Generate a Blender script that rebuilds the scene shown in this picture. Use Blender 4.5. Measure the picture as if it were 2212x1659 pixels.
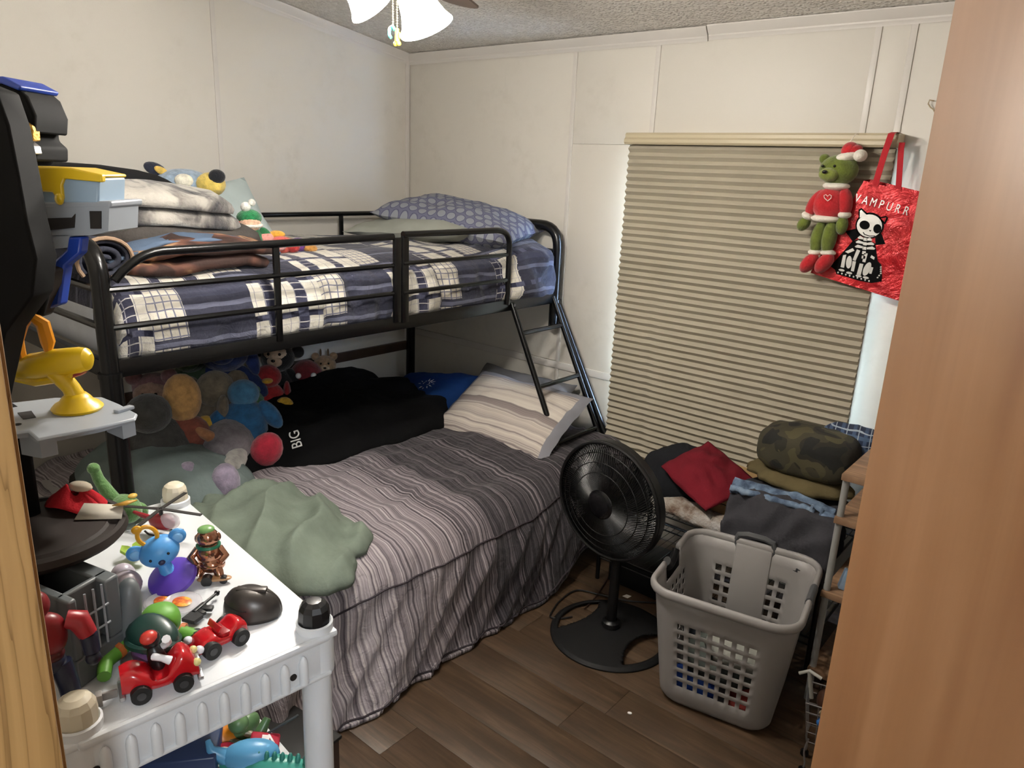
import bpy, bmesh, math, random
from mathutils import Vector, Matrix, Euler, noise
import numpy as np
PI = math.pi
random.seed(7)
sc = bpy.context.scene
for o in list(bpy.data.objects): bpy.data.objects.remove(o)
COL = sc.collection

# ------------------------------------------------------------------ camera
F, HC = 1596.0, 1.68                       # focal length in pixels of a 2212 px wide frame, eye height
YAW, PITCH, ROLL = math.radians(-39.378), math.radians(16.0005), math.radians(2.5399)
_w = Vector((math.sin(YAW)*math.cos(PITCH), math.cos(YAW)*math.cos(PITCH), -math.sin(PITCH)))
_r0 = Vector((math.cos(YAW), -math.sin(YAW), 0)); _u0 = _r0.cross(_w)
RR = _r0*math.cos(ROLL) + _u0*math.sin(ROLL); UU = -_r0*math.sin(ROLL) + _u0*math.cos(ROLL); WW = _w
cam_d = bpy.data.cameras.new('camera'); cam = bpy.data.objects.new('camera', cam_d); COL.objects.link(cam)
cam_d.sensor_width = 36; cam_d.lens = 36*F/2212; cam_d.clip_start = 0.02
cam.matrix_world = Matrix(((RR.x, UU.x, -WW.x, 0), (RR.y, UU.y, -WW.y, 0), (RR.z, UU.z, -WW.z, HC), (0, 0, 0, 1)))
sc.camera = cam

def P(px, py, x=None, y=None, z=None, k=None):
    """point of a room plane seen in the photograph at a pixel"""
    d = WW + RR*((px-1106)/F) - UU*((py-829.5)/F)
    if x is not None: t = x/d.x
    elif y is not None: t = y/d.y
    elif z is not None: t = (z-HC)/d.z
    else: t = k
    return Vector((d.x*t, d.y*t, d.z*t+HC))

# ------------------------------------------------------------------ light and exposure
sc.view_settings.view_transform = 'Standard'; sc.view_settings.look = 'None'
sc.view_settings.gamma = 1; sc.view_settings.use_curve_mapping = False
sc.view_settings.exposure = 0.24
sc.cycles.use_denoising = True
sc.cycles.max_bounces = 7; sc.cycles.diffuse_bounces = 4
world = bpy.data.worlds.new('daylight'); sc.world = world; world.use_nodes = True
wn = world.node_tree.nodes; wn['Background'].inputs[0].default_value = (0.50, 0.70, 1.0, 1); wn['Background'].inputs[1].default_value = 85.0
LAMP_W = 4.5
LAMP_COL = (1.0, 0.95, 0.885)

# ------------------------------------------------------------------ helpers
def lin(h):
    if not isinstance(h, str): return tuple(h)+(1,) if len(h) == 3 else tuple(h)
    h = h.lstrip('#'); out = []
    for i in (0, 2, 4):
        c = int(h[i:i+2], 16)/255
        out.append(c/12.92 if c <= .04045 else ((c+.055)/1.055)**2.4)
    return tuple(out)+(1,)

class NT:
    """tiny node-graph writer"""
    def __init__(s, m): s.t = m.node_tree; s.b = s.t.nodes['Principled BSDF']
    def n(s, typ, ins=None, **kw):
        x = s.t.nodes.new(typ)
        for k, v in kw.items(): setattr(x, k, v)
        for k, v in (ins or {}).items(): s.put(x.inputs[k], v)
        return x
    def put(s, sock, v):
        if hasattr(v, 'is_linked') or isinstance(v, bpy.types.NodeSocket): s.t.links.new(v, sock)
        elif isinstance(v, str): sock.default_value = lin(v)
        else:
            try: sock.default_value = v
            except Exception: sock.default_value = tuple(v)[:3]
    def m(s, op, a, b=0.0, c=0.0):
        x = s.n('ShaderNodeMath', operation=op); s.put(x.inputs[0], a); s.put(x.inputs[1], b)
        if op in ('MULTIPLY_ADD', 'SMOOTH_MIN'): s.put(x.inputs[2], c)
        return x.outputs[0]
    def mix(s, f, a, b, mode='MIX'):
        x = s.n('ShaderNodeMix', data_type='RGBA', blend_type=mode); s.put(x.inputs[0], f); s.put(x.inputs[6], a if not isinstance(a, str) else lin(a)); s.put(x.inputs[7], b if not isinstance(b, str) else lin(b))
        return x.outputs[2]
    def ramp(s, f, stops, interp='LINEAR'):
        x = s.n('ShaderNodeValToRGB'); s.put(x.inputs[0], f); x.color_ramp.interpolation = interp
        e = x.color_ramp.elements
        while len(e) < len(stops): e.new(0.5)
        for i, (p, c) in enumerate(stops): e[i].position = p; e[i].color = lin(c)
        return x.outputs[0]
    def noise(s, vec, scale, detail=3, rough=.55, dist=0, dim='3D'):
        x = s.n('ShaderNodeTexNoise', noise_dimensions=dim, ins={'Scale': scale, 'Detail': detail, 'Roughness': rough, 'Distortion': dist})
        if vec is not None: s.put(x.inputs['W'] if dim == '1D' else x.inputs['Vector'], vec)
        return x.outputs[0]
    def coord(s, kind='Object'): return s.n('ShaderNodeTexCoord').outputs[kind]
    def sep(s, v):
        x = s.n('ShaderNodeSeparateXYZ'); s.put(x.inputs[0], v); return x.outputs
    def comb(s, a, b, c=0.0):
        x = s.n('ShaderNodeCombineXYZ'); s.put(x.inputs[0], a); s.put(x.inputs[1], b); s.put(x.inputs[2], c); return x.outputs[0]
    def bump(s, h, strength=.3, dist=.01, prev=None):
        x = s.n('ShaderNodeBump'); s.put(x.inputs['Strength'], strength); s.put(x.inputs['Distance'], dist); s.put(x.inputs['Height'], h)
        if prev is not None: s.put(x.inputs['Normal'], prev)
        s.t.links.new(x.outputs[0], s.b.inputs['Normal']); return x.outputs[0]
    def stripe(s, v, period, width, off=0.0):       # 1 inside a stripe of a periodic set
        a = s.m('FRACT', s.m('MULTIPLY_ADD', v, 1.0/period, off)); return s.m('LESS_THAN', a, width)
    def col(s, c): s.put(s.b.inputs['Base Color'], c)

MATS = {}
def mat(name, color='#888888', rough=.6, metal=0., bump=0., bscale=80., var=0., vscale=6., emit=0., trans=0., coat=0., sheen=0., spec=None, fn=None):
    if name in MATS: return MATS[name]
    m = bpy.data.materials.new(name); m.use_nodes = True; MATS[name] = m
    g = NT(m); b = g.b
    b.inputs['Base Color'].default_value = lin(color); b.inputs['Roughness'].default_value = rough; b.inputs['Metallic'].default_value = metal
    if spec is not None: b.inputs['Specular IOR Level'].default_value = spec
    if coat: b.inputs['Coat Weight'].default_value = coat; b.inputs['Coat Roughness'].default_value = .1
    if sheen: b.inputs['Sheen Weight'].default_value = sheen; b.inputs['Sheen Roughness'].default_value = .5
    if trans: b.inputs['Transmission Weight'].default_value = trans
    if emit: b.inputs['Emission Color'].default_value = lin(color); b.inputs['Emission Strength'].default_value = emit
    if var:
        c = lin(color); nz = g.noise(g.coord(), vscale, 4)
        lo = tuple(x*(1-var) for x in c[:3]); hi = tuple(min(1, x*(1+var)) for x in c[:3])
        g.col(g.ramp(nz, [(.3, lo), (.7, hi)]))
    if bump: g.bump(g.noise(g.coord(), bscale, 3), bump, .004)
    if fn: fn(g)
    return m

def cloth(name, color, var=.18, bump=.35, bs=260, rough=.95, vs=9, sheen=.0): return mat(name, color, rough, bump=bump, bscale=bs, var=var, vscale=vs, sheen=sheen, spec=.15)
def fur(name, color, var=.3): return mat(name, color, 1.0, bump=.8, bscale=150, var=var, vscale=45, sheen=.3)
def plas(name, color, rough=.35, **k): return mat(name, color, rough, **k)

MW = {}
def link(o, parent=None):
    COL.objects.link(o)
    if parent is not None: o.parent = parent
    return o
def E(name, label=None, cat=None, loc=(0, 0, 0), rot=(0, 0, 0), group=None, kind=None, scale=1.0):
    o = bpy.data.objects.new(name, None); o.empty_display_size = .05
    o.location = loc; o.rotation_euler = rot; o.scale = (scale,)*3 if not hasattr(scale, '__len__') else scale
    link(o); MW[o.name] = Matrix.LocRotScale(Vector(loc), Euler(rot), Vector(o.scale))
    tag(o, label, cat, group, kind); return o
def tag(o, label=None, cat=None, group=None, kind=None):
    if label: o['label'] = label
    if cat: o['category'] = cat
    if group: o['group'] = group
    if kind: o['kind'] = kind
    return o
def copy_tree(o, parent=None):
    c = o.copy(); COL.objects.link(c); c.parent = parent
    for ch in list(o.children): copy_tree(ch, c)
    return c

class M:
    """collects shapes, builds them as ONE mesh object"""
    def __init__(s): s.v = []; s.f = []; s.uv = {}; s.mi = []; s.cur = 0
    def add(s, vs, fs, T=None, uvs=None):
        b = len(s.v)
        s.v += [tuple(T @ Vector(v)) if T is not None else tuple(v) for v in vs]
        if uvs:
            for i, u in enumerate(uvs): s.uv[b+i] = u
        for f in fs: s.f.append(tuple(i+b for i in f)); s.mi.append(s.cur)
        return s
    def box(s, c, d, T=None, ch=0.0, rot=None):
        hx, hy, hz = d[0]/2, d[1]/2, d[2]/2; ch = min(ch, hx*.9, hy*.9, hz*.9)
        X = Matrix.Translation(Vector(c))
        if rot is not None: X = X @ Euler(rot).to_matrix().to_4x4()
        if T is not None: X = T @ X
        if ch <= 0:
            vs = [(sx*hx, sy*hy, sz*hz) for sx in (-1, 1) for sy in (-1, 1) for sz in (-1, 1)]
            return s.add(vs, [(0, 1, 3, 2), (4, 6, 7, 5), (0, 4, 5, 1), (2, 3, 7, 6), (0, 2, 6, 4), (1, 5, 7, 3)], X)
        bm = bmesh.new(); bmesh.ops.create_cube(bm, size=1); 
        for v in bm.verts: v.co = Vector((v.co.x*2*hx, v.co.y*2*hy, v.co.z*2*hz))
        bmesh.ops.bevel(bm, geom=list(bm.edges), offset=ch, segments=2, affect='EDGES', profile=.5)
        return s.bm(bm, X)
    def bm(s, bm, T=None):
        bm.verts.index_update(); s.add([v.co.copy() for v in bm.verts], [tuple(v.index for v in f.verts) for f in bm.faces], T); bm.free(); return s
    def tube(s, path, r, n=10, closed=False, T=None, cap=True, flat=1.0):
        pts = [Vector(p) for p in path]; N = len(pts)
        rs = r if hasattr(r, '__len__') else [r]*N
        vs = []; fs = []
        up = None
        for i, p in enumerate(pts):
            if closed: t = pts[(i+1) % N]-pts[i-1]
            else: t = pts[min(i+1, N-1)]-pts[max(i-1, 0)]
            if t.length < 1e-9: t = Vector((0, 0, 1))
            t.normalize()
            if up is None:
                up = Vector((0, 0, 1)) if abs(t.z) < .9 else Vector((1, 0, 0))
            a = (up - t*up.dot(t)); a.normalize(); b = t.cross(a); up = a
            for j in range(n):
                th = 2*PI*j/n; vs.append(p + a*(rs[i]*math.cos(th)) + b*(rs[i]*flat*math.sin(th)))
        for i in range(N if closed else N-1):
            k = (i+1) % N
            for j in range(n): fs.append((i*n+j, i*n+(j+1) % n, k*n+(j+1) % n, k*n+j))
        if cap and not closed:
            fs.append(tuple(range(n-1, -1, -1))); fs.append(tuple((N-1)*n+j for j in range(n)))
        return s.add(vs, fs, T)
    def cyl(s, p0, p1, r0, r1=None, n=16, T=None): return s.tube([p0, p1], [r0, r0 if r1 is None else r1], n, T=T)
    def lathe(s, prof, n=24, T=None, ang=2*PI):
        vs = []; fs = []; full = ang > 6.28
        na = n if full else n+1
        for (r, z) in prof:
            for j in range(na): th = ang*j/n; vs.append((r*math.cos(th), r*math.sin(th), z))
        for i in range(len(prof)-1):
            for j in range(n):
                k = (j+1) % na; fs.append((i*na+j, i*na+k, (i+1)*na+k, (i+1)*na+j))
        return s.add(vs, fs, T)
    def sup(s, c, r, e1=1., e2=1., n=24, m=14, T=None, rot=None, fn=None):
        """superellipsoid; fn(v, unit) may move a vertex"""
        sg = lambda x, e: math.copysign(abs(x)**e, x)
        X = Matrix.Translation(Vector(c))
        if rot is not None: X = X @ Euler(rot).to_matrix().to_4x4()
        if T is not None: X = T @ X
        vs = [Vector((0, 0, -r[2]))]; us = [Vector((0, 0, -1))]
        for i in range(1, m):
            ph = -PI/2 + PI*i/m
            for j in range(n):
                th = 2*PI*j/n
                u = Vector((sg(math.cos(ph), e1)*sg(math.cos(th), e2), sg(math.cos(ph), e1)*sg(math.sin(th), e2), sg(math.sin(ph), e1)))
                us.append(u); vs.append(Vector((u.x*r[0], u.y*r[1], u.z*r[2])))
        vs.append(Vector((0, 0, r[2]))); us.append(Vector((0, 0, 1)))
        if fn: vs = [fn(v, u) for v, u in zip(vs, us)]
        fs = [(0, 1+(j+1) % n, 1+j) for j in range(n)]
        for i in range(m-2):
            for j in range(n): fs.append((1+i*n+j, 1+i*n+(j+1) % n, 1+(i+1)*n+(j+1) % n, 1+(i+1)*n+j))
        L = len(vs)-1; b = 1+(m-2)*n
        fs += [(b+j, b+(j+1) % n, L) for j in range(n)]
        return s.add(vs, fs, X)
    def ell(s, c, r, n=16, m=10, rot=None, T=None):
        r = (r, r, r) if not hasattr(r, '__len__') else r
        return s.sup(c, r, 1, 1, n, m, T, rot)
    def grid(s, fn, nu, nv, cu=False, T=None):
        """fn(u, v) -> point or (point, uv)"""
        vs = []; uvs = []
        for i in range(nu+1):
            for j in range(nv+1):
                q = fn(i/nu, j/nv)
                if isinstance(q, tuple) and len(q) == 2 and hasattr(q[0], '__len__'): vs.append(Vector(q[0])); uvs.append(q[1])
                else: vs.append(Vector(q)); uvs.append((i/nu, j/nv))
        fs = [(i*(nv+1)+j, (i+1)*(nv+1)+j, (i+1)*(nv+1)+j+1, i*(nv+1)+j+1) for i in range(nu) for j in range(nv)]
        return s.add(vs, fs, T, uvs)
    def prism(s, poly, h, T=None, z0=0.0):
        n = len(poly); vs = [(x, y, z0) for x, y in poly] + [(x, y, z0+h) for x, y in poly]
        fs = [tuple(range(n-1, -1, -1)), tuple(range(n, 2*n))] + [(i, (i+1) % n, n+(i+1) % n, n+i) for i in range(n)]
        return s.add(vs, fs, T)
    def solid(s, poly3, d):
        """planar polygon of 3-D points pushed along d"""
        n = len(poly3); d = Vector(d); vs = [Vector(p) for p in poly3]; vs = vs + [v+d for v in vs]
        return s.add(vs, [tuple(range(n-1, -1, -1)), tuple(range(n, 2*n))] + [(i, (i+1) % n, n+(i+1) % n, n+i) for i in range(n)])
    def build(s, name, m, parent=None, label=None, cat=None, group=None, kind=None, world=False, ang=40, mods=None, smooth=True):
        vs = s.v
        if world and parent is not None:
            inv = MW[parent.name].inverted(); vs = [tuple(inv @ Vector(v)) for v in vs]
        me = bpy.data.meshes.new(name); me.from_pydata(vs, [], s.f)
        for x in (m if isinstance(m, (list, tuple)) else [m]): me.materials.append(x)
        if any(s.mi): me.polygons.foreach_set('material_index', s.mi)
        if s.uv:
            ul = me.uv_layers.new(name='UVMap')
            for lp in me.loops: ul.data[lp.index].uv = s.uv.get(lp.vertex_index, (0, 0))
        if smooth:
            me.polygons.foreach_set('use_smooth', [True]*len(me.polygons))
            if ang < 180: me.set_sharp_from_angle(angle=math.radians(ang))
        bm = bmesh.new(); bm.from_mesh(me); bmesh.ops.recalc_face_normals(bm, faces=bm.faces); bm.to_mesh(me); bm.free()
        o = bpy.data.objects.new(name, me); link(o, parent); tag(o, label, cat, group, kind)
        MW[o.name] = Matrix.Identity(4) if parent is None else MW[parent.name].copy()
        for md in (mods or []):
            x = o.modifiers.new(md[0], md[0])
            for k, v in md[1].items(): setattr(x, k, v)
        return o

def RT(loc=(0, 0, 0), rot=(0, 0, 0), sc_=1): return Matrix.LocRotScale(Vector(loc), Euler(rot), Vector((sc_,)*3) if not hasattr(sc_, '__len__') else Vector(sc_))
def aim(p0, p1):      # matrix whose Z axis runs from p0 to p1, origin p0
    d = Vector(p1)-Vector(p0); q = d.to_track_quat('Z', 'Y'); return Matrix.Translation(Vector(p0)) @ q.to_matrix().to_4x4()
def sm(a, b, x): t = max(0, min(1, (x-a)/(b-a))); return t*t*(3-2*t)
def nz(x, y, z=0., f=1.): return noise.noise(Vector((x*f, y*f, z*f)))
def rid(x, y, z=0., f=1.): return 1-abs(noise.noise(Vector((x*f, y*f, z*f))))*2
def bez(p0, p1, p2, n=6):
    p0, p1, p2 = Vector(p0), Vector(p1), Vector(p2); return [p0*(1-t)**2+p1*2*t*(1-t)+p2*t*t for t in [i/n for i in range(n+1)]]
def hit(o, px, py):
    d = (P(px, py, k=1)-Vector((0, 0, HC))).normalized(); inv = MW[o.name].inverted()
    ok, loc, nor, idx = o.ray_cast(inv @ Vector((0, 0, HC)), inv.to_3x3() @ d)
    return (MW[o.name] @ loc, (MW[o.name].to_3x3() @ nor).normalized()) if ok else (P(px, py, k=3), -d)
def text_part(body, size, T, m, parent, name='lettering', depth=.0008, world=True, extr=None):
    cu = bpy.data.curves.new('t', 'FONT'); cu.body = body; cu.size = size; cu.extrude = depth; cu.align_x = 'CENTER'; cu.align_y = 'CENTER'
    if extr: cu.offset = extr
    o = bpy.data.objects.new('t', cu); COL.objects.link(o)
    dg = bpy.context.evaluated_depsgraph_get(); me = bpy.data.meshes.new_from_object(o.evaluated_get(dg))
    bpy.data.objects.remove(o); me.materials.clear(); me.materials.append(m)
    X = MW[parent.name].inverted() @ T if world else T
    me.transform(X); p = bpy.data.objects.new(name, me); link(p, parent); return p
# ================================================================== THE ROOM
XL, YB, XRW, YF = -3.3, 3.0, 0.75, 0.105            # left wall, window wall, right wall, inner face of the door wall
def ceil_z(y): return 2.277 + .14*(YB-y)
def wallpaint(g):
    n1 = g.noise(g.coord(), 2.5, 4); n2 = g.noise(g.coord(), 14, 5, .65)
    smudge = g.m('MULTIPLY', g.ramp(n1, [(.52, '#000000'), (.75, '#ffffff')]), g.ramp(n2, [(.45, '#000000'), (.75, '#ffffff')]))
    g.col(g.mix(g.m('MULTIPLY', smudge, .35), '#cdc8bf', '#9b9386')); g.bump(g.noise(g.coord(), 180, 3), .12, .002)
WALL = mat('wall_paint', '#cdc8bf', .55, fn=wallpaint)
TRIM = mat('trim_paint', '#cac5bf', .4, bump=.05, bscale=60)
def popcorn(g):
    v = g.n('ShaderNodeTexVoronoi', ins={'Vector': g.coord(), 'Scale': 75.0}).outputs[0]
    h = g.m('SUBTRACT', 1.0, g.m('MULTIPLY', v, 1.7)); nn = g.noise(g.coord(), 40, 4, .7)
    g.bump(g.m('MULTIPLY', g.m('MAXIMUM', h, 0.0), nn), 1.0, .012); g.col(g.ramp(nn, [(.3, '#c6c1ba'), (.7, '#e0dcd5')]))
CEIL = mat('popcorn_ceiling', '#b4aea6', .95, fn=popcorn)
def plankwood(g):
    oi = g.n('ShaderNodeObjectInfo').outputs['Random']; x, y, z = g.sep(g.coord())
    off = g.m('MULTIPLY', oi, 37.0)
    v = g.comb(g.m('ADD', g.m('MULTIPLY', x, 1.6), off), g.m('ADD', g.m('MULTIPLY', y, 22.0), off), off)
    n1 = g.noise(v, 1.6, 6, .62, 1.2); n2 = g.noise(g.comb(g.m('ADD', x, off), g.m('MULTIPLY', y, 3.0), off), 3.2, 4)
    c = g.ramp(n1, [(.22, '#20170f'), (.42, '#40301f'), (.58, '#574330'), (.78, '#78614a')])
    c = g.mix(g.m('MULTIPLY', g.ramp(n2, [(.35, '#ffffff'), (.6, '#000000')]), .55), c, '#33261b')
    c = g.mix(.22, c, g.mix(oi, '#46362a', '#564536'), 'MIX')
    sc2 = g.noise(g.comb(g.m('MULTIPLY', x, 90.0), g.m('MULTIPLY', y, 12.0), off), 1.0, 2)
    c = g.mix(g.m('MULTIPLY', sc2, .22), c, '#271d15'); g.col(c)
    g.bump(g.m('ADD', n1, g.m('MULTIPLY', sc2, .4)), .12, .002)
PLANK = mat('vinyl_plank', '#6a5340', .42, fn=plankwood)

floor = M().box((-.9, .95, -.03), (5.4, 4.3, .05)).box((1.95, -.55, -.03), (.4, 1.3, .05)).build('floor', mat('subfloor', '#3b2c20', .8), kind='structure')
MW[floor.name] = Matrix.Identity(4)
_pl = {}
def plank_mesh(L, W):
    k = (round(L, 3), round(W, 3))
    if k not in _pl:
        o = M().box((0, 0, 0), (L-.0008, W-.0008, .005), ch=.0005).build('plank', PLANK, floor); _pl[k] = o.data; bpy.data.objects.remove(o)
    return _pl[k]
PW, PLN = .152, 1.22
row = 0; y = YB-.001
while y > -1.1:
    off = (row*.47 + .13*((row*7) % 5)) % PLN
    x = XL - off
    while x < XRW-.02:
        a, b = max(x, XL+.001), min(x+PLN, XRW-.001)
        if b-a > .03:
            o = bpy.data.objects.new('plank', plank_mesh(b-a, PW)); link(o, floor); o.location = ((a+b)/2, y-PW/2, -.0025)
        x += PLN
    y -= PW; row += 1

# window wall with its opening
WX0, WX1, WZ0, WZ1 = -1.785, -.745, .55, 1.80
m = M(); t = .10
for (x0, x1, z0, z1) in ((XL-.1, WX0, 0, 2.4), (WX1, XRW+.1, 0, 2.4), (WX0, WX1, 0, WZ0), (WX0, WX1, WZ1, 2.4)):
    m.box(((x0+x1)/2, YB+.006+t/2, (z0+z1)/2), (x1-x0, t, z1-z0))
wb = m.build('wall_back', WALL, kind='structure'); MW[wb.name] = Matrix.Identity(4)
BAT = [-2.166, -1.735, -.86, -.744, .2]
xs = [XL] + BAT + [XRW]
for i in range(len(xs)-1):
    a, b = xs[i]+.002, xs[i+1]-.002
    segs = [(0.0, .715), (.755, 2.275)] if i < 1 else [(0.0, 2.275)]
    if i in (1, 2, 3): segs = [(0.0, WZ0-.02), (WZ1+.02, 2.275)]
    if i == 1: M().box((a/2+WX0/2-.01, YB+.003, (WZ1+.02)/2), (WX0-.02-a, .006, WZ1+.018), ch=.001).build('panel', WALL, wb)
    a0 = a
    for z0, z1 in segs:
        a = WX0-.019 if i == 1 and z0 == 0 else a0
        M().box(((a+b)/2, YB+.003, (z0+z1)/2), (b-a, .006, z1-z0), ch=.001).build('panel', WALL, wb)
for i, x in enumerate(BAT):
    for z0, z1 in (((.0, WZ0-.02), (WZ1+.02, 2.26)) if i in (1, 2) else ((.0, 2.26),)):
        M().box((x, YB-.002, (z0+z1)/2), (.022, .008, z1-z0), ch=.002).build('batten', TRIM, wb)
M().box(((XL-1.81)/2, YB-.003, .735), (abs(XL+1.81), .010, .036), ch=.003).build('trim_1', TRIM, kind='structure')
# left wall
wl = M().box((XL-.056, 1.45, 1.35), (.10, 3.3, 2.7)).build('wall_left', WALL, kind='structure'); MW[wl.name] = Matrix.Identity(4)
ys = [.105, .63, 1.85, YB]
for i in range(3):
    a, b = ys[i], ys[i+1]; za, zb = ceil_z(a)-.01, ceil_z(b)-.01
    M().solid([(XL-.006, a+.001, 0), (XL-.006, b-.001, 0), (XL-.006, b-.001, zb), (XL-.006, a+.001, za)], (.006, 0, 0)).build('panel', WALL, wl)
for y in ys[1:3]: M().box((XL+.002, y, 1.2), (.006, .022, 2.4), ch=.0015).build('batten', TRIM, wl)
M().box((XL+.004, 2.985, 1.14), (.012, .025, 2.2), ch=.002).build('batten', TRIM, wl)
# dark wooden board fixed along the left wall
tag(M().box((XL+.013, 1.95, .642), (.022, 2.06, .052), ch=.002).build('wall_board', mat('dark_board', '#3d2c20', .5, bump=.1, bscale=30, var=.2, vscale=12)), 'long dark brown wooden board fixed along the left wall under the top bunk', 'board')
# right wall, door wall, hall beyond the doorway
M().box((XRW+.05, 1.5, 1.35), (.10, 3.2, 2.9)).build('wall_right', WALL, kind='structure')
JX, HX = -.42, .40
m = M()
m.box(((XL-.1+JX-.02)/2, .05, 1.4), (JX-.02-XL+.1, .10, 2.8)); m.box(((HX+2.1)/2+.01, .05, 1.4), (2.1-HX-.02, .10, 2.8)); m.box(((JX+HX)/2, .05, 2.45), (HX-JX, .10, .7))
m.build('wall_front', WALL, kind='structure')
M().box((.2, -1.15, 1.35), (3.8, .1, 3.0)).build('wall_hall', WALL, kind='structure')
M().box((2.05, -.5, 1.35), (.1, 1.2, 3.0)).build('wall_hall_right', WALL, kind='structure')
M().box((-1.6, -.55, 1.35), (.1, 1.1, 2.9)).build('wall_hall_end', WALL, kind='structure')
m = M(); m.solid([(XL-.1, -1.2, ceil_z(-1.2)), (XL-.1, YB+.1, ceil_z(YB+.1)), (XRW+.1, YB+.1, ceil_z(YB+.1)), (XRW+.1, -1.2, ceil_z(-1.2))], (0, 0, .05)); m.box((1.5, -.55, 2.72), (1.3, 1.3, .05))
m.build('ceiling', CEIL, kind='structure')
# crown mouldings: a stepped cove profile run along each wall
prof = [(0, 0), (0, -.052), (.006, -.054), (.008, -.046), (.012, -.040), (.012, -.034), (.020, -.024), (.030, -.012), (.034, -.004), (.034, 0)]
def crown(name, pts, nrm):
    m = M(); n = len(prof); vs = []
    for p in pts:
        for d, z in prof: vs.append(Vector(p)+Vector(nrm)*d+Vector((0, 0, z)))
    fs = [(j, (j+1) % n, n+(j+1) % n, n+j) for j in range(n)] + [tuple(range(n)), tuple(range(2*n-1, n-1, -1))]
    return m.add(vs, fs).build(name, TRIM, kind='structure', ang=25)
cz = ceil_z(YB)
crown('trim_2', [(XL, YB, cz-.001), (-1.512, YB, cz-.001)], (0, -1, 0))
crown('trim_3', [(-1.508, YB, cz+.003), (XRW, YB, cz+.001)], (0, -1, 0))
crown('trim_4', [(XL, YB, cz-.002), (XL, .105, ceil_z(.105)-.002)], (1, 0, 0))
M().box((-2.4, YB-.006, .045), (1.75, .012, .09), ch=.003).build('baseboard_back', TRIM, kind='structure')
M().box((XL+.006, 1.55, .045), (.012, 2.88, .09), ch=.003).build('baseboard_left', TRIM, kind='structure')

# window behind the blind
def glassfn(g):
    tr = g.n('ShaderNodeBsdfTransparent'); gl = g.n('ShaderNodeBsdfGlossy', ins={'Roughness': .03}); mx = g.n('ShaderNodeMixShader', ins={0: .08})
    g.t.links.new(tr.outputs[0], mx.inputs[1]); g.t.links.new(gl.outputs[0], mx.inputs[2])
    g.t.links.new(mx.outputs[0], g.t.nodes['Material Output'].inputs[0])
GLASS = mat('window_glass', '#ffffff', .03, fn=glassfn)
w = E('window_1', kind='structure', loc=((WX0+WX1)/2, YB+.05, (WZ0+WZ1)/2))
ww, wh = WX1-WX0, WZ1-WZ0; WF = plas('window_white', '#dedede', .4)
m = M()
for sx in (-1, 1): m.box((sx*(ww/2-.02), 0, 0), (.04, .07, wh), ch=.004)
for sz in (-1, 0, 1): m.box((0, 0, sz*(wh/2-.02)), (ww-.08, .06, .04), ch=.004)
m.build('window_frame', WF, w)
for sz in (-1, 1): M().box((0, .01*sz, sz*(wh/4)), (ww-.08, .005, wh/2-.06)).build('pane', GLASS, w)

# ------------------------------------------------------------------ the door and the oak jamb
def doorwood(g):
    x, y, z = g.sep(g.coord()); v = g.comb(g.m('MULTIPLY', x, 9.0), g.m('MULTIPLY', y, 9.0), g.m('MULTIPLY', z, .9))
    n = g.noise(v, 1.3, 4, .5, .6); n2 = g.noise(g.comb(g.m('MULTIPLY', x, 160.0), 0.0, g.m('MULTIPLY', z, 2.0)), 1.0, 2)
    c = g.ramp(n, [(.3, '#8c6241'), (.5, '#99704d'), (.7, '#a67d5a')]); c = g.mix(g.m('MULTIPLY', n2, .25), c, '#83593a'); g.col(c)
DOORM = mat('door_veneer', '#b67a48', .38, fn=doorwood)
ED = Vector((-.182, .855)); HG = Vector((.30, .125)); dv = ED-HG; DL = dv.length; ang = math.atan2(dv.y, dv.x)
d = E('door_1', kind='structure', loc=(HG.x, HG.y, 0), rot=(0, 0, ang))
M().box((DL/2, -.0175, 1.02), (DL, .035, 2.0), ch=.002).build('door_leaf', DOORM, d)
m = M()
for z in (.25, 1.0, 1.8): m.cyl((0, .004, z-.045), (0, .004, z+.045), .007, n=10)
m.build('hinge', mat('satin_brass', '#a88a52', .35, metal=1), d)
def oakfn(g):
    x, y, z = g.sep(g.coord()); v = g.comb(g.m('MULTIPLY', x, 14.0), g.m('MULTIPLY', y, 14.0), g.m('MULTIPLY', z, 1.2))
    n = g.noise(v, 1.5, 3, .5, 1.5); wv = g.m('FRACT', g.m('MULTIPLY', n, 7.0))
    c = g.ramp(wv, [(0, '#8a6a3f'), (.45, '#9a784a'), (.85, '#947246'), (1, '#6f522d')]); g.col(c); g.bump(wv, .06, .001)
OAK = mat('oak_jamb', '#bd965f', .5, fn=oakfn)
m = M(); m.box((JX-.012, .05, 1.02), (.024, .125, 2.04), ch=.003); m.box((HX+.012, .05, 1.02), (.024, .125, 2.04), ch=.003); m.box(((JX+HX)/2, .05, 2.052), (HX-JX+.05, .125, .024), ch=.003)
m.box((JX-.045, YF+.007, 1.02), (.055, .014, 2.06), ch=.003)
m.build('door_frame', OAK, kind='structure')
hl = bpy.data.lights.new('hall_bulb', 'POINT'); hl.energy = 70.0; hl.color = (.86, .93, 1.0); hl.shadow_soft_size = .05
ho = bpy.data.objects.new('hall_bulb', hl); link(ho); ho.location = (1.02, -.47, 2.05)

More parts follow.
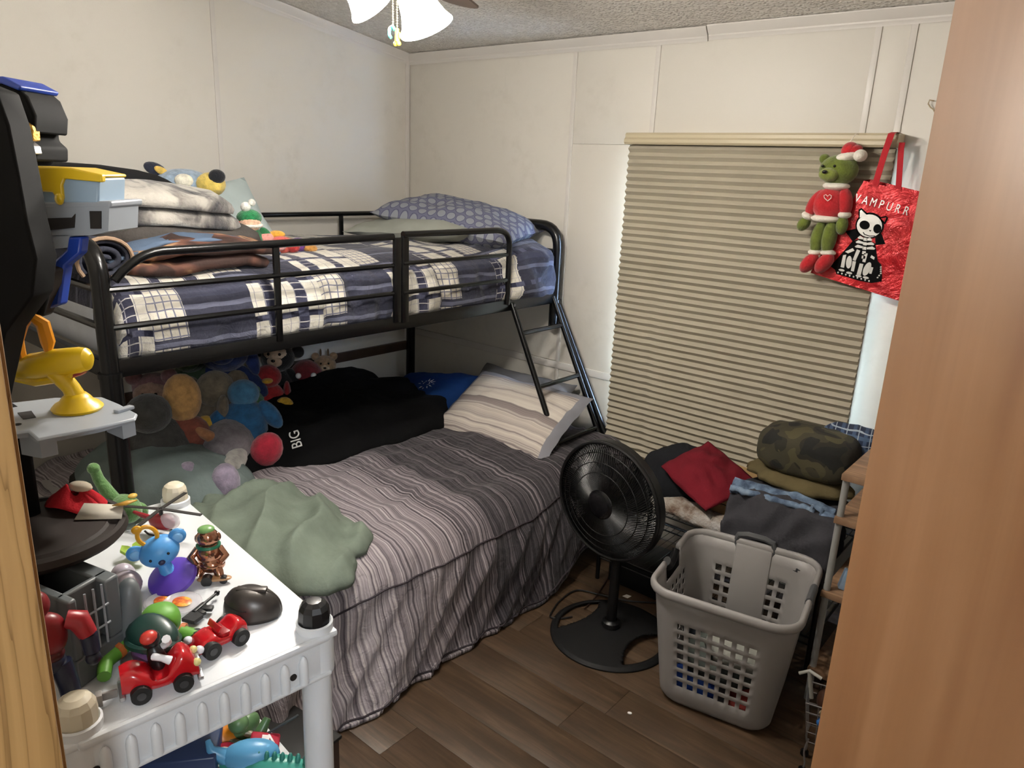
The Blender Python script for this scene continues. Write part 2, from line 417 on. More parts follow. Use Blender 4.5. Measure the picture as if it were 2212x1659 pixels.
# ------------------------------------------------------------------ pleated blind over the window
BLX0, BLX1, BY = -1.805, -.722, 2.94
ZT = 1.866
blind = E('window_blind', 'wide beige pleated blind pulled down over the window', 'blind', ((BLX0+BLX1)/2, BY, ZT))
BLM = mat('blind_fabric', '#aaa291', 1.0, bump=.2, bscale=500, var=.05, vscale=4, spec=.1)
BHM = plas('blind_rail', '#b3a78c', .45)
m = M(); W = BLX1-BLX0
hp = [(0.0575, -.048), (-.030, -.048), (-.036, -.040), (-.036, -.028), (-.028, -.020), (-.028, -.008), (-.022, 0), (.0575, 0)]
m.add([(sx*(W/2+.008)*1.0, y, z) for sx in (-1, 1) for (y, z) in hp], [tuple(range(8)), tuple(range(15, 7, -1))]+[(i, (i+1) % 8, 8+(i+1) % 8, 8+i) for i in range(8)])
m.build('headrail', BHM, blind, ang=30)
npl = 47; z = -.050; zb = .395-ZT; ph = (z-zb)/npl
for k in range(npl):
    zt = -.050 - k*ph; N = 28; vs = []; fs = []
    for i in range(N+1):
        u = i/N; x = -W/2 + W*u
        sag = .004*math.sin(u*PI*2+k*.05)*0 + .0015*nz(u*5, k*.37) 
        dent = .006*math.exp(-((u-(.175+.02*nz(k*.25, 1)))/.012)**2)*sm(14, 26, k) + .005*math.exp(-((u-(.80-.004*k))/.012)**2)*sm(22, 34, k)
        y0 = .006*nz(u*3, k*.2, 3)
        vs += [(x, .006, zt+sag), (x, -.010+y0*.3+dent, zt-ph*.50+sag+dent*.3), (x, .006, zt-ph+sag), (x, .014, zt-ph*.5+sag)]
    for i in range(N):
        b = i*4
        for j in range(4): fs.append((b+j, b+(j+1) % 4, b+4+(j+1) % 4, b+4+j))
    M().add(vs, fs).build('pleat', BLM, blind, ang=30)
M().box((0, .0165, (zb-.02)/2), (W-.004, .002, -zb-.02)).build('light_stop', BLM, blind)  # added unseen sheet, stops daylight leaking through the gaps between pleats
M().box((0, .0, zb-.011), (W, .024, .022), ch=.004).build('bottom_rail', BHM, blind)
tag(M().tube([P(2022+i, 218+j, y=2.985) for i, j in ((-4, 0), (-14, -2), (-17, 6), (-12, 14), (-6, 18), (-2, 26), (0, 30))], .0022, 6).build('cord_loop', cloth('cord_beige', '#a8977c')), 'small loop of beige cord hooked on the wall right of the blind', 'cord')
# ================================================================== CEILING FAN WITH ITS LAMPS
FAX, FAY = -1.575, 1.37
fan = E('ceiling_fan', 'dark ceiling fan with lit frosted glass shades and two bead chains', 'ceiling fan', (FAX, FAY, ceil_z(FAY)))
BRZ = plas('fan_bronze', '#3a302a', .35, metal=.6)
zc = ceil_z(FAY)
M().lathe([(0, .0), (.07, .0), (.072, -.02), (.05, -.05), (.015, -.06), (0, -.06)], 24).build('canopy', BRZ, fan)
M().cyl((0, 0, -.05), (0, 0, -.19), .012).build('downrod', BRZ, fan)
M().lathe([(0, -.17), (.05, -.17), (.10, -.19), (.115, -.23), (.11, -.29), (.08, -.315), (.05, -.325), (0, -.325)], 28).build('motor_housing', BRZ, fan)
BLD = mat('fan_blade', '#5b4a40', .45, var=.15, vscale=8)
for k in range(5):
    a = math.radians(118+72*k); T = Matrix.Rotation(a, 4, 'Z') @ Matrix.Translation((0, 0, -.305)) @ Matrix.Rotation(math.radians(11), 4, 'X')
    pts = [(.17, -.045)] + [(.25, -.058), (.60, -.068)] + [(.60+.06*math.cos(t), .068*math.sin(t)) for t in [(-80+20*i)*PI/180 for i in range(9)]] + [(.60, .068), (.25, .058), (.17, .045)]
    b = M().prism(pts, .006, T).build('blade', BLD, fan)
    M().box((.13, 0, .004), (.11, .03, .006), T, ch=.001).build('blade_arm', BRZ, b)
M().lathe([(0, -.32), (.045, -.32), (.05, -.335), (.04, -.35), (.02, -.36), (0, -.362)], 20).build('light_hub', BRZ, fan)
SHD = bpy.data.materials.new('lit_frosted_glass'); SHD.use_nodes = True
_b = SHD.node_tree.nodes['Principled BSDF']; _b.inputs['Base Color'].default_value = (1, .97, .92, 1); _b.inputs['Roughness'].default_value = .5
_b.inputs['Emission Color'].default_value = (1, .95, .87, 1); _b.inputs['Emission Strength'].default_value = 215.0
hub0 = Vector((FAX, FAY, zc-.33))
def img_dir(px, py, a, b):
    r = (P(px, py, k=1)-Vector((0, 0, HC))).normalized(); d = RR*a-UU*b; d = (d-r*d.dot(r)).normalized(); return (d-r*.30).normalized()
for px, py, k, a, b in ((922, 60, 1.66, .36, .93), (804, 16, 1.92, .55, .83), (800, -175, 1.76, -.5, .86)):
    rim = P(px, py, k=k); ax = img_dir(px, py, a, b); top = rim-ax*.106
    rim, top = rim-Vector((FAX, FAY, zc)), top-Vector((FAX, FAY, zc)); hb = Vector((0, 0, -.325)); v = top-hb
    M().tube([hb, hb+Vector((v.x, v.y, 0))*.5+Vector((0, 0, max(v.z, 0)*.5+.02)), top-ax*.02, top+ax*.006], [.010, .009, .012, .019], 10).build('lamp_arm', BRZ, fan)
    s = M().lathe([(.020, 0), (.030, .004), (.037, .018), (.040, .040), (.044, .065), (.053, .090), (.061, .103), (.0625, .106), (.060, .105), (.051, .090), (.042, .065), (.038, .040), (.034, .02), (.018, .006)], 36, aim(top, top+ax)).build('lamp_shade', SHD, fan)
    pl = bpy.data.lights.new('bulb', 'POINT'); pl.energy = LAMP_W; pl.color = LAMP_COL; pl.shadow_soft_size = .030
    lo = bpy.data.objects.new('bulb', pl); link(lo, fan); lo.location = rim+ax*.012
BEAD = plas('brass_beads', '#d8c27a', .3, metal=.7)
for i, (px, zb) in enumerate(((849, 58), (858, 62))):
    q = P(px, zb, y=1.34) - Vector((FAX, FAY, zc)); N = 26; top = Vector((q.x*.97, q.y, -.345))
    m = M()
    for j in range(N): m.ell(top.lerp(q, j/(N-1)), .0024, 6, 4)
    m.cyl(top, q, .0007, n=4)
    ch = m.build('pull_chain', BEAD, fan)
    mm = M()
    if i == 0:
        mm.tube([q+Vector((-.004+.010*math.cos(t), 0, -.012+.013*math.sin(t))) for t in [.3+.45*j for j in range(10)]], [.0035+.0005*(j % 3) for j in range(10)], 8)
        mm.build('seahorse_charm', plas('teal_charm', '#46c8b0', .3), ch, label='teal curled charm')
    else:
        mm.cyl(q+Vector((0, 0, 0)), q+Vector((0, 0, -.03)), .005, .007, 10); mm.ell(q+Vector((.006, 0, -.034)), .006, 8, 6); mm.ell(q+Vector((-.006, 0, -.034)), .006, 8, 6); mm.sup(q+Vector((.008, 0, -.016)), (.006, .004, .008), 1, 1, 10, 6)
        mm.build('yellow_charm', plas('yellow_charm', '#e8c83a', .3), ch, label='yellow charm')

# ================================================================== BUNK BED
XF, XB, Y0, Y1 = -2.155, -3.2, .83, 2.93
BLK = mat('black_metal', '#0b0b0c', .25, spec=.35)
bed = E('bunk_bed', 'black tubular metal bunk bed with guard rails and angled ladder', 'bunk bed', ((XF+XB)/2, (Y0+Y1)/2, 0))
def B(m, name, **k): return m.build(name, BLK, bed, world=True, **k)
R = .025
for name, y, yo in (('footboard', Y0, -1), ('headboard', Y1, 1)):
    pth = [(XF, y, 1.06), (XF, y, 1.33)] + bez((XF, y, 1.33), (XF, y, 1.44), (XF-.11, y, 1.437), 7)[1:] + bez((XB+.11, y, 1.437), (XB, y, 1.44), (XB, y, 1.33), 7) + [(XB, y, 1.06)]
    f = B(M().tube(pth, R, 14), name)
    for z in (1.318, 1.212): M().tube([(XF, y, z), (XB, y, z)], .011, 8).build('end_rail', BLK, f, world=True)
    M().box(((XF+XB)/2, y, 1.09), (abs(XB-XF), .024, .05), ch=.003).build('end_beam', BLK, f, world=True)
for (x, y) in ((XF, Y0), (XF, Y1), (XB, Y0), (XB, Y1)):
    if (x, y) == (XF, Y1): z0 = .95
    else: z0 = 0
    p = B(M().tube([(x, y, z0), (x, y, 1.075)], .030 if y == Y0 else .026, 14), 'post')
    M().cyl((x, y, 1.07), (x, y, 1.085), .033, n=16).build('collar', BLK, p, world=True)
B(M().box((XF, (Y0+Y1)/2, 1.094), (.024, Y1-Y0, .052), ch=.003), 'side_beam'); B(M().box((XB, (Y0+Y1)/2, 1.094), (.024, Y1-Y0, .052), ch=.003), 'side_beam')
g = B(M().tube(bez((XF+.012, .862, 1.345), (XF+.012, .93, 1.418), (XF+.012, 1.0, 1.419), 6)+[(XF+.012, 1.87, 1.428)], .013, 10), 'guard_rail')
for z in (1.320, 1.214):
    M().tube([(XF+.012, .84, z), (XF+.012, 1.87, z)], .009, 8).build('rail_bar', BLK, g, world=True)
for y, w in ((1.371, .022), (1.89, .034)): M().box((XF+.012, y, 1.262), (.012, w, .325), ch=.002).build('upright', BLK, g, world=True)
g = B(M().tube([(XF+.012, 1.92, 1.434), (XF+.012, 2.44, 1.434)]+bez((XF+.012, 2.46, 1.434), (XF+.012, 2.55, 1.432), (XF+.012, 2.55, 1.36), 6)+[(XF+.012, 2.55, 1.10)], .013, 10), 'guard_rail')
for z in (1.325, 1.212): M().tube([(XF+.012, 1.92, z), (XF+.012, 2.55, z)], .009, 8).build('rail_bar', BLK, g, world=True)
M().box((XF+.012, 1.93, 1.262), (.012, .034, .335), ch=.002).build('upright', BLK, g, world=True)
g = B(M().tube([(XB, Y0+.03, 1.434), (XB, Y1-.03, 1.434)], .012, 10), 'guard_rail')
for y in (1.4, 1.92, 2.44): M().box((XB, y, 1.27), (.012, .022, .33), ch=.002).build('upright', BLK, g, world=True)
for k in range(11): B(M().box(((XF+XB)/2, Y0+.12+k*.187, 1.078), (1.02, .03, .008)), 'deck_slat')
# ladder
l = E('ladder', loc=(0, 0, 0)); l.parent = bed; MW[l.name] = MW[bed.name].copy()
def lx(z): return XF+.012 + .355*(1.09-z)/.69
LM = BLK
M().tube([(lx(1.10), 2.59, 1.10), (lx(.36), 2.572, .36)], .013, 10).build('ladder_rail', LM, l, world=True)
M().tube([(lx(1.10), 2.905, 1.10), (lx(.36), 2.905, .36)], .013, 10).build('ladder_rail', LM, l, world=True)
for z in (.50, .74, .97): M().tube([(lx(z), 2.58, z), (lx(z), 2.905, z)], .011, 10).build('rung', LM, l, world=True)
M().cyl((XF+.024, 2.585, 1.095), (XF+.03, 2.585, 1.095), .007, n=6).build('bolt', mat('bolt_steel', '#6b6c70', .35, metal=1), l, world=True)
B(M().tube([(XF+.01, 2.945, 1.06), (lx(.36)+.01, 2.945, .36)], .018, 10), 'side_strut')
LX = -1.77
B(M().box((LX, (Y0+Y1)/2+.02, .30), (.024, Y1-Y0-.04, .05), ch=.003), 'lower_beam'); B(M().box(((LX+XB)/2, Y0+.03, .30), (abs(LX-XB), .024, .05), ch=.003), 'lower_beam'); B(M().box(((LX+XB)/2, Y1, .30), (abs(LX-XB), .024, .05), ch=.003), 'lower_beam')
for y in (Y0+.04, 1.9, Y1-.01): B(M().tube([(LX, y, 0), (LX, y, .33)], .022, 12), 'leg')

# ------------------------------------------------------------------ upper bedding
MATT = cloth('mattress_ticking', '#c9cdd6', .06, .2, 300, .9)
tag(M().sup(((XF+XB)/2, 1.885, 1.17), (.452, 1.02, .085), .2, .15, 48, 12).build('mattress', MATT, ang=70), 'bare white mattress on the top bunk, its ends showing under the plaid comforter', 'mattress')
def plaid(g):
    u, v, _ = g.sep(g.coord('UV'))
    nv = g.m('MULTIPLY', g.m('SUBTRACT', g.noise(g.comb(u, v), 5, 2), .5), .03); u = g.m('ADD', u, nv); v = g.m('ADD', v, nv)
    slate = g.mix(g.stripe(u, .21, .30), '#222333', '#303245'); slate = g.mix(g.stripe(u, .105, .14, .2), slate, '#5c5e70')
    slate = g.mix(g.m('MULTIPLY', g.noise(g.comb(g.m('MULTIPLY', u, 60.0), g.m('MULTIPLY', v, 9.0)), 3, 2), .30), slate, '#454759')
    wh = g.mix(g.stripe(v, .115, .34, .25), '#c9c4b8', '#2c2d42'); wh = g.mix(g.stripe(u, .028, .12), wh, g.mix(.5, '#c5bfb4', '#a3a1a6'))
    wh = g.mix(g.stripe(v, .038, .07, .4), wh, '#8d8b92')
    gr = g.mix(g.m('MAXIMUM', g.stripe(v, .026, .17), g.stripe(u, .026, .17)), '#c3bdb0', '#6c6c7c')
    row = g.m('FLOOR', g.m('DIVIDE', g.m('SUBTRACT', u, .20), .42)); vv = g.m('ADD', v, g.m('MULTIPLY', row, .25))
    pv = g.m('FRACT', g.m('DIVIDE', vv, .60)); pu = g.m('FRACT', g.m('DIVIDE', u, .135))
    nend = g.m('LESS_THAN', v, 2.62); a = g.m('MULTIPLY', nend, g.m('MULTIPLY', g.m('LESS_THAN', pv, .44), g.m('LESS_THAN', pu, .86)))
    b_ = g.m('MULTIPLY', nend, g.m('MULTIPLY', g.m('MULTIPLY', g.m('GREATER_THAN', pv, .44), g.m('LESS_THAN', pv, .62)), g.m('LESS_THAN', g.m('FRACT', g.m('DIVIDE', u, .21)), .85)))
    d = g.m('MULTIPLY', g.m('LESS_THAN', pv, .44), g.m('GREATER_THAN', pu, .86))
    c = g.mix(d, slate, g.mix(g.stripe(v, .07, .5), '#23243a', '#4a4c62'))
    c = g.mix(a, c, wh); c = g.mix(b_, c, gr); g.col(c)
    g.bump(g.noise(g.coord(), 26, 4, .6, .5), .75, .012)
PLAID = mat('plaid_comforter', '#2a2c40', .9, sheen=.1, fn=plaid)
pf = [(-3.165, 1.20), (-3.175, 1.30), (-3.12, 1.335), (-2.9, 1.35), (-2.65, 1.35), (-2.4, 1.338), (-2.27, 1.318), (-2.195, 1.275), (-2.170, 1.21), (-2.166, 1.15), (-2.170, 1.112), (-2.19, 1.098), (-2.22, 1.10)]
def curve_at(pf, s):
    L = [0]
    for a, b in zip(pf, pf[1:]): L.append(L[-1]+math.dist(a, b))
    d = s*L[-1]
    for i in range(len(pf)-1):
        if d <= L[i+1] or i == len(pf)-2:
            t = (d-L[i])/(L[i+1]-L[i]); return (pf[i][0]*(1-t)+pf[i+1][0]*t, pf[i][1]*(1-t)+pf[i+1][1]*t, d)
def comf(u, v):
    s = u; x, z, d = curve_at(pf, s); y = .868+v*2.05
    e = max(0, abs(v-.5)*2-.955)/.045; ez = math.sqrt(max(0, 1-e*e))
    top = sm(1.22, 1.33, z); fr = sm(-2.28, -2.19, x)
    z = 1.15+(z-1.15)*(.12+.88*ez) if z > 1.15 else z
    z += .045*top*sm(2.5, 2.75, y)*sm(-2.6, -2.3, x) + .015*top*nz(x*3, y*3, 20)
    z += top*(.014*nz(x*4, y*4, 1)+.010*rid(x*5+y*2, y*6, 4)*(.4+.6*nz(x, y*1.5, 9)))
    pk = fr*(.020*rid(0, y*9, z*4)+.024*nz(z*11, y*7, 2)+.010*math.sin(y*46+3*nz(y, 0, 0, 2))-.006)
    x += min(.006, pk)-.002 if y < 2.53 else pk
    bul = sm(2.50, 2.68, y)*(1-sm(2.84, 2.93, y)); x += fr*bul*.10*(.6+.4*nz(y*5, z*9)); z += fr*bul*.02
    if y < 1.0: x += -.0*fr
    return (x, y, z), (d, y)
cf = M().grid(comf, 56, 190).build('comforter', PLAID, ang=180, mods=[('SOLIDIFY', dict(thickness=.012, offset=-1))])
tag(cf, 'navy and white plaid comforter bunched up on the top bunk', 'comforter')

def pillow(w, d, h, res=26, seed=0, wr=.012, uvs=True):
    m = M()
    for sgn in (1, -1):
        def f(u, v):
            a, b = u*2-1, v*2-1
            ed = (max(0, 1-abs(a)**2.6)*max(0, 1-abs(b)**2.6))**.55
            x = a*w/2*(1-.05*(1-abs(b)**2)*0-.045*(1-b*b)*abs(a)); y = b*d/2*(1-.06*(1-a*a)*abs(b))
            z = sgn*(h/2*ed) + ed**.5*(wr*nz(a*2+seed, b*2, seed)+wr*.8*(rid(a*2+seed, b*3, seed)-.5))
            z += .012*nz(a*3+seed, b*3, 7)*(1-ed)
            return (x, y, z), (a*w/2, b*d/2)
        m.grid(f, res, res)
    return m
def dots(g):
    u, v, _ = g.sep(g.coord('UV'))
    row = g.m('FLOOR', g.m('DIVIDE', v, .042)); uu = g.m('ADD', g.m('DIVIDE', u, .052), g.m('MULTIPLY', row, .5))
    a = g.m('SUBTRACT', g.m('FRACT', uu), .5); b = g.m('SUBTRACT', g.m('FRACT', g.m('DIVIDE', v, .042)), .5)
    r = g.m('SQRT', g.m('ADD', g.m('MULTIPLY', a, a), g.m('MULTIPLY', b, b)))
    ring = g.m('LESS_THAN', g.m('ABSOLUTE', g.m('SUBTRACT', r, .44)), .025)
    c = g.mix(g.m('LESS_THAN', r, .38), '#5d5f74', '#7e8188'); c = g.mix(ring, c, '#44455e'); g.col(c); g.bump(g.noise(g.coord(), 30, 4), .3, .004)
DOTS = mat('dotted_pillowcase', '#6a6c7c', .9, fn=dots)
SAGEP = cloth('grey_pillowcase', '#8b8d86', .08, .3, 40)
tag(pillow(.66, .46, .13, 26, 3).build('pillow', SAGEP, ang=180), 'plain grey pillow lying flat under the dotted pillow on the top bunk', 'pillow', 'pillows on the top bunk')
o = bpy.data.objects['pillow']; o.location = (-2.70, 2.57, 1.395); o.rotation_euler = (.04, -.05, .30)
o = pillow(.74, .46, .19, 30, 11, .022).build('pillow', DOTS, ang=180); tag(o, 'dark grey pillow with a pattern of grey dots, propped on the plain grey pillow', 'pillow', 'pillows on the top bunk')
o.location = (-2.58, 2.68, 1.435); o.rotation_euler = (.08, .13, .26)

def slabcloth(w, d, h, layers, seed=0, e=.35, amp=.012, sag=0., jit=.02, n=48):
    """a folded cloth: layers of rounded slabs"""
    m = M(); rnd = random.Random(seed); lh = h/layers
    for k in range(layers):
        ox, oy = rnd.uniform(-jit, jit), rnd.uniform(-jit, jit)
        def fn(v, u):
            x, y, z = v
            t = sm(.3, 1, abs(u.x)); 
            z = z - sag*(u.x**2)*.5 - sag*.5*(u.y**2)
            q = .5+.5*abs(u.z)
            return Vector((x+amp*nz(y*6+seed, z*20, k), y+amp*nz(x*6, z*20+seed, k), z+amp*(nz(x*5+seed, y*5, k)+.6*(rid(x*4+seed, y*7, k)-.5))*q))
        m.sup((ox, oy, lh*(k+.5)), (w/2, d/2, lh*.56), .55, e, n, 10, fn=fn)
    return m
def put(o, loc, rot=(0, 0, 0)):
    o.location = loc; o.rotation_euler = rot; return o
# stack of folded blankets at the foot of the top bunk
def tie(g):
    n = g.noise(g.coord(), 7, 3, .6, 1.0); g.col(g.ramp(n, [(.36, '#2e2e33'), (.46, '#6b6764'), (.56, '#a7a29a'), (.7, '#b9b4aa')])); g.bump(g.noise(g.coord(), 120, 3), .7, .006)
TIE = mat('tie_dye_fleece', '#8a8680', 1.0, sheen=.3, fn=tie)
GF = 'folded blankets stacked at the foot of the top bunk'
SX, SY = -2.62, 1.18
BRN = mat('brown_quilt', '#5b3a30', .85, bump=.4, bscale=60, fn=lambda g: g.col(g.ramp(g.noise(g.coord(), 4, 2, .5, 1.5), [(.42, '#33201b'), (.5, '#5a392f'), (.56, '#6d4a3a'), (.60, '#b08a66'), (.64, '#4c3a3a')])))
bq = E('blanket', 'brown and tan folded quilt with a slate blue edge, lowest of the blanket stack', 'blanket', (SX+.13, SY+.02, 1.34), (0, 0, .02), GF)
slabcloth(.44, .54, .095, 2, 5, .45, .018, .03).build('quilt_folds', BRN, bq, ang=180)
m = M()
for k, (z, r) in enumerate(((.100, .0),)):
    m.grid(lambda u, v, z=z, r=r: ((.19*(1-2*u)*1.02, (v*2-1)*.29, z+.012*nz(u*4, v*5, z)-.055*abs(v*2-1)**2.2 - (.01 if abs(u-.5) > .4 else 0)), (u, v)), 12, 24)
m.build('blue_edge', cloth('slate_blue_cloth', '#5a6a80', .12), bq, ang=180, mods=[('SOLIDIFY', dict(thickness=.010))])
o = slabcloth(.44, .62, .085, 1, 8, .5, .014, .05).build('blanket', cloth('charcoal_fleece', '#4c4845', .2, .5, 90), ang=180); tag(o, 'plain dark grey fleece blanket in the middle of the folded stack', 'blanket', GF); put(o, (SX, SY+.03, 1.415), (-.06, .05, .03))
o = slabcloth(.42, .56, .115, 2, 12, .5, .014, .05).build('blanket', TIE, ang=180); tag(o, 'mottled pale and dark grey fluffy blanket folded on the dark grey one', 'blanket', GF); put(o, (SX+.01, SY-.01, 1.485), (-.07, .05, 0))
o = slabcloth(.36, .44, .05, 1, 14, .6, .012, .03).build('blanket', cloth('black_cloth', '#1a1a1d', .15), ang=180); tag(o, 'thin black cloth draped on top of the blanket stack', 'blanket', GF); put(o, (SX-.10, SY-.10, 1.588), (-.08, .05, 0))
# rolled blanket at the foot rail
rb = E('blanket', 'dark slate blanket rolled up behind the foot rail of the top bunk', 'blanket', (-2.36, .90, 1.385), (0, 0, .05))
m = M(); sp = []
for i in range(60): t = i/59*2*PI*2.6; r = .012+.075*(i/59); sp.append((r*math.cos(t), r*.8*math.sin(t)))
m.add([(q*.30-.22, x, z) for q in (0, .5, 1) for x, z in sp], [(a*60+i, a*60+i+1, (a+1)*60+i+1, (a+1)*60+i) for a in range(2) for i in range(59)])
m.build('roll', cloth('slate_roll', '#3b3d48', .2), rb, ang=180, mods=[('SOLIDIFY', dict(thickness=.014))])
m = M(); m.tube([(.085, x*1.02, z*1.02) for x, z in sp[40:]], .006, 6); m.build('tan_edge', cloth('tan_binding', '#a98f78'), rb)
o = pillow(.50, .40, .10, 18, 21).build('cushion', cloth('pale_blue_translucent', '#b9c6c6', .05, .2), ang=180); tag(o, 'pale blue cushion standing against the wall behind the blanket stack', 'cushion'); put(o, (-3.02, 1.70, 1.385), (.25, .85, .1))
# ================================================================== LOWER BED
tag(M().sup(((XB+LX)/2-.02, 1.88, .375), (.70, 1.0, .085), .2, .15, 48, 12).build('mattress', mat('mattress_cover', '#8d8a88', .9), ang=70), 'full width mattress under the striped comforter on the lower bunk', 'mattress')
def stripes(g):
    u, v, _ = g.sep(g.coord('UV'))
    wob = g.m('MULTIPLY', g.m('SUBTRACT', g.noise(g.comb(u, v), 3, 3), .5), .035); v = g.m('ADD', v, wob)
    n1 = g.noise(v, 14, 2, .6, 0, '1D'); n2 = g.noise(v, 115, 3, .7, 0, '1D'); n3 = g.noise(v, 330, 1, .5, 0, '1D')
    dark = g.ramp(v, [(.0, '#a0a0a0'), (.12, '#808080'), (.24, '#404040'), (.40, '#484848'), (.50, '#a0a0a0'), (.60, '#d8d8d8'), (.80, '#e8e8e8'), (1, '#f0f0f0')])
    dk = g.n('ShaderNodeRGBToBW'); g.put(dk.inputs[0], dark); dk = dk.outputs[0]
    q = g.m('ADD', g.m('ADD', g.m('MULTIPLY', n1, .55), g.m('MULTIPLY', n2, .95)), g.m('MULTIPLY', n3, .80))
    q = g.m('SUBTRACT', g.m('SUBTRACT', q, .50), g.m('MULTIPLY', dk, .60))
    c = g.ramp(q, [(.0, '#141116'), (.18, '#2b262b'), (.36, '#514a4f'), (.54, '#7d7478'), (.72, '#a0979a'), (.9, '#b4aba8')])
    g.col(c); g.bump(g.noise(g.coord(), 22, 4, .6, .6), .75, .012)
STR = mat('striped_comforter', '#8a8286', .9, sheen=.1, fn=stripes)
AX, BYN, ZT_ = -1.765, 1.0, .470       # edge of the flat top along x, near edge along y, top height
def drape(u, v):
    a = -3.2 + u*2.02                       # across the bed, beyond AX it hangs down
    b = 2.90 - v*2.38                       # along the bed, below BYN it hangs over the foot
    ox, oy = max(0, a-AX), max(0, BYN-b); d = math.hypot(ox, oy)
    x, y = min(a, AX), max(b, BYN)
    lift = .24*sm(2.05, 2.55, b)
    dip = .10*sm(1.3, 1.9, b)*(1-sm(2.25, 2.6, b))
    tz = .020*nz(x*2.6, y*2.6, 2)+.020*rid(x*3+y*1.0, y*5, 5)*(.3+.7*nz(x*2, y, 3)) + .013*(rid(x*9, y*7, 1)-.5) + .05*sm(-2.2, -2.7, x)*sm(1.9, 1.4, y)*0
    tz += .035*math.exp(-((x+2.2)/.35)**2)
    if d <= 0: return (x, y, ZT_+tz), (a+3.2, (b-.52)/2.4)
    r = .155; dx, dy = ox/d, -oy/d
    dm = .585*(1-lift); dd = min(d, dm) if d > dm else d
    dd = d*(dm/.585)
    if dd < r*1.45: out, dn = r*math.sin(dd/r), r*(1-math.cos(dd/r))
    else: e = dd-r*1.45; out, dn = r*math.sin(1.45)+e*.16, r*(1-math.cos(1.45))+e*.985
    per = b + a*.7
    fold = sm(.05, .40, dd)*(.030*nz(per*5.5, dd*1.2, 8)+.022*rid(per*7+dd*2.2, dd*1.3, 11)-.012)
    fold += .03*sm(.1, .3, dd)*(1-sm(.3, .5, dd))*math.exp(-((b-1.95)/.3)**2)
    puck = .006*nz(per*16, dd*20, 3)
    out += fold+puck
    # hem is gathered in a round corner
    return (x+dx*out, y+dy*out, max(.020, ZT_+tz*(1-sm(0, .3, dd))-dn)), (a+3.2, (b-.52)/2.4)
cf = M().grid(drape, 120, 170).build('comforter', STR, ang=180, mods=[('SOLIDIFY', dict(thickness=.014, offset=-1))])
tag(cf, 'grey, cream and charcoal striped comforter hanging to the floor from the lower bunk', 'comforter')
pip = cloth('dark_piping', '#3a3438', .1)
m = M(); pts = []
for i in range(140):
    q = drape((AX-.005+.20+3.2)/2.02, i/139*.80)[0]; pts.append((q[0]+.002, q[1], q[2]+.003))
m.tube(pts, .0035, 5)
pts = []
for i in range(140):
    q = drape(.985, i/139*.84)[0]; pts.append((q[0]+.003, q[1], q[2]+.004))
m.tube(pts, .0035, 5)
m.build('piping', pip, cf)

def rumple(rx, ry, h, seed=0, amp=.03, nr=26, na=72, fold=5., edge=.5, flat=2.4, tuck=.02, an=0.):
    """a crumpled heap of cloth resting on z = 0"""
    m = M()
    def f(u, v):
        th = v*2*PI; rr = 1+.22*nz(math.cos(th)*1.6+seed, math.sin(th)*1.6, seed)+.10*nz(math.cos(th)*5+seed, math.sin(th)*5, 3)
        t = min(1, u*1.10); px, py = rx*t*rr*math.cos(th), ry*t*rr*math.sin(th)
        z = h*max(0, 1-t**flat)**edge
        k = (1-t**6)
        fx, fy = (px*math.cos(an)+py*math.sin(an))*1.7, (-px*math.sin(an)+py*math.cos(an))*.45
        if an: z += k*(amp*.8*nz(fx*fold, fy*fold, seed)+amp*1.2*(rid(fx*fold*.8+.6*nz(px*4, py*4, 1), fy*fold, seed+4)-.4))
        else: z += k*(amp*nz(px*fold*1.1, py*fold*1.1, seed)+amp*.9*(rid(px*fold+seed, py*fold*.7, seed+4)-.4)+amp*.35*(rid(px*fold*2.3, py*fold*2.3, seed+8)-.4))
        if u > 1/1.10: s_ = (u*1.10-1)/.10; px *= 1-.10*s_; py *= 1-.10*s_; z = 0
        else: px *= 1+tuck*math.sin(t*PI); py *= 1+tuck*math.sin(t*PI)
        return (px, py, max(z, 0)), (px, py)
    return m.grid(f, nr, na)
def heap(name, mm, label, cat, loc, rz, args, group=None, rot=None, **kw):
    o = rumple(*args, **kw).build(name, mm, ang=180); tag(o, label, cat, group); return put(o, loc, rot or (0, 0, rz))

SAGE = cloth('sage_fleece', '#6c766a', .14, .4, 90, 1.0, 14, .0)
heap('blanket', SAGE, 'sage green fleece blanket crumpled on the foot of the striped comforter', 'blanket', (-2.00, 1.20, .475), -.15, (.40, .27, .125, 5, .040), fold=5.0, edge=.55, flat=2.0, nr=40, na=110, an=.9)
heap('blanket', cloth('blue_grey_fleece', '#66716f', .12, .4, 70, 1.0), 'grey blue blanket folded beside the stuffed toys on the lower bunk', 'blanket', (-2.62, 1.16, .475), .4, (.36, .27, .16, 9, .025), fold=4, an=2.2)
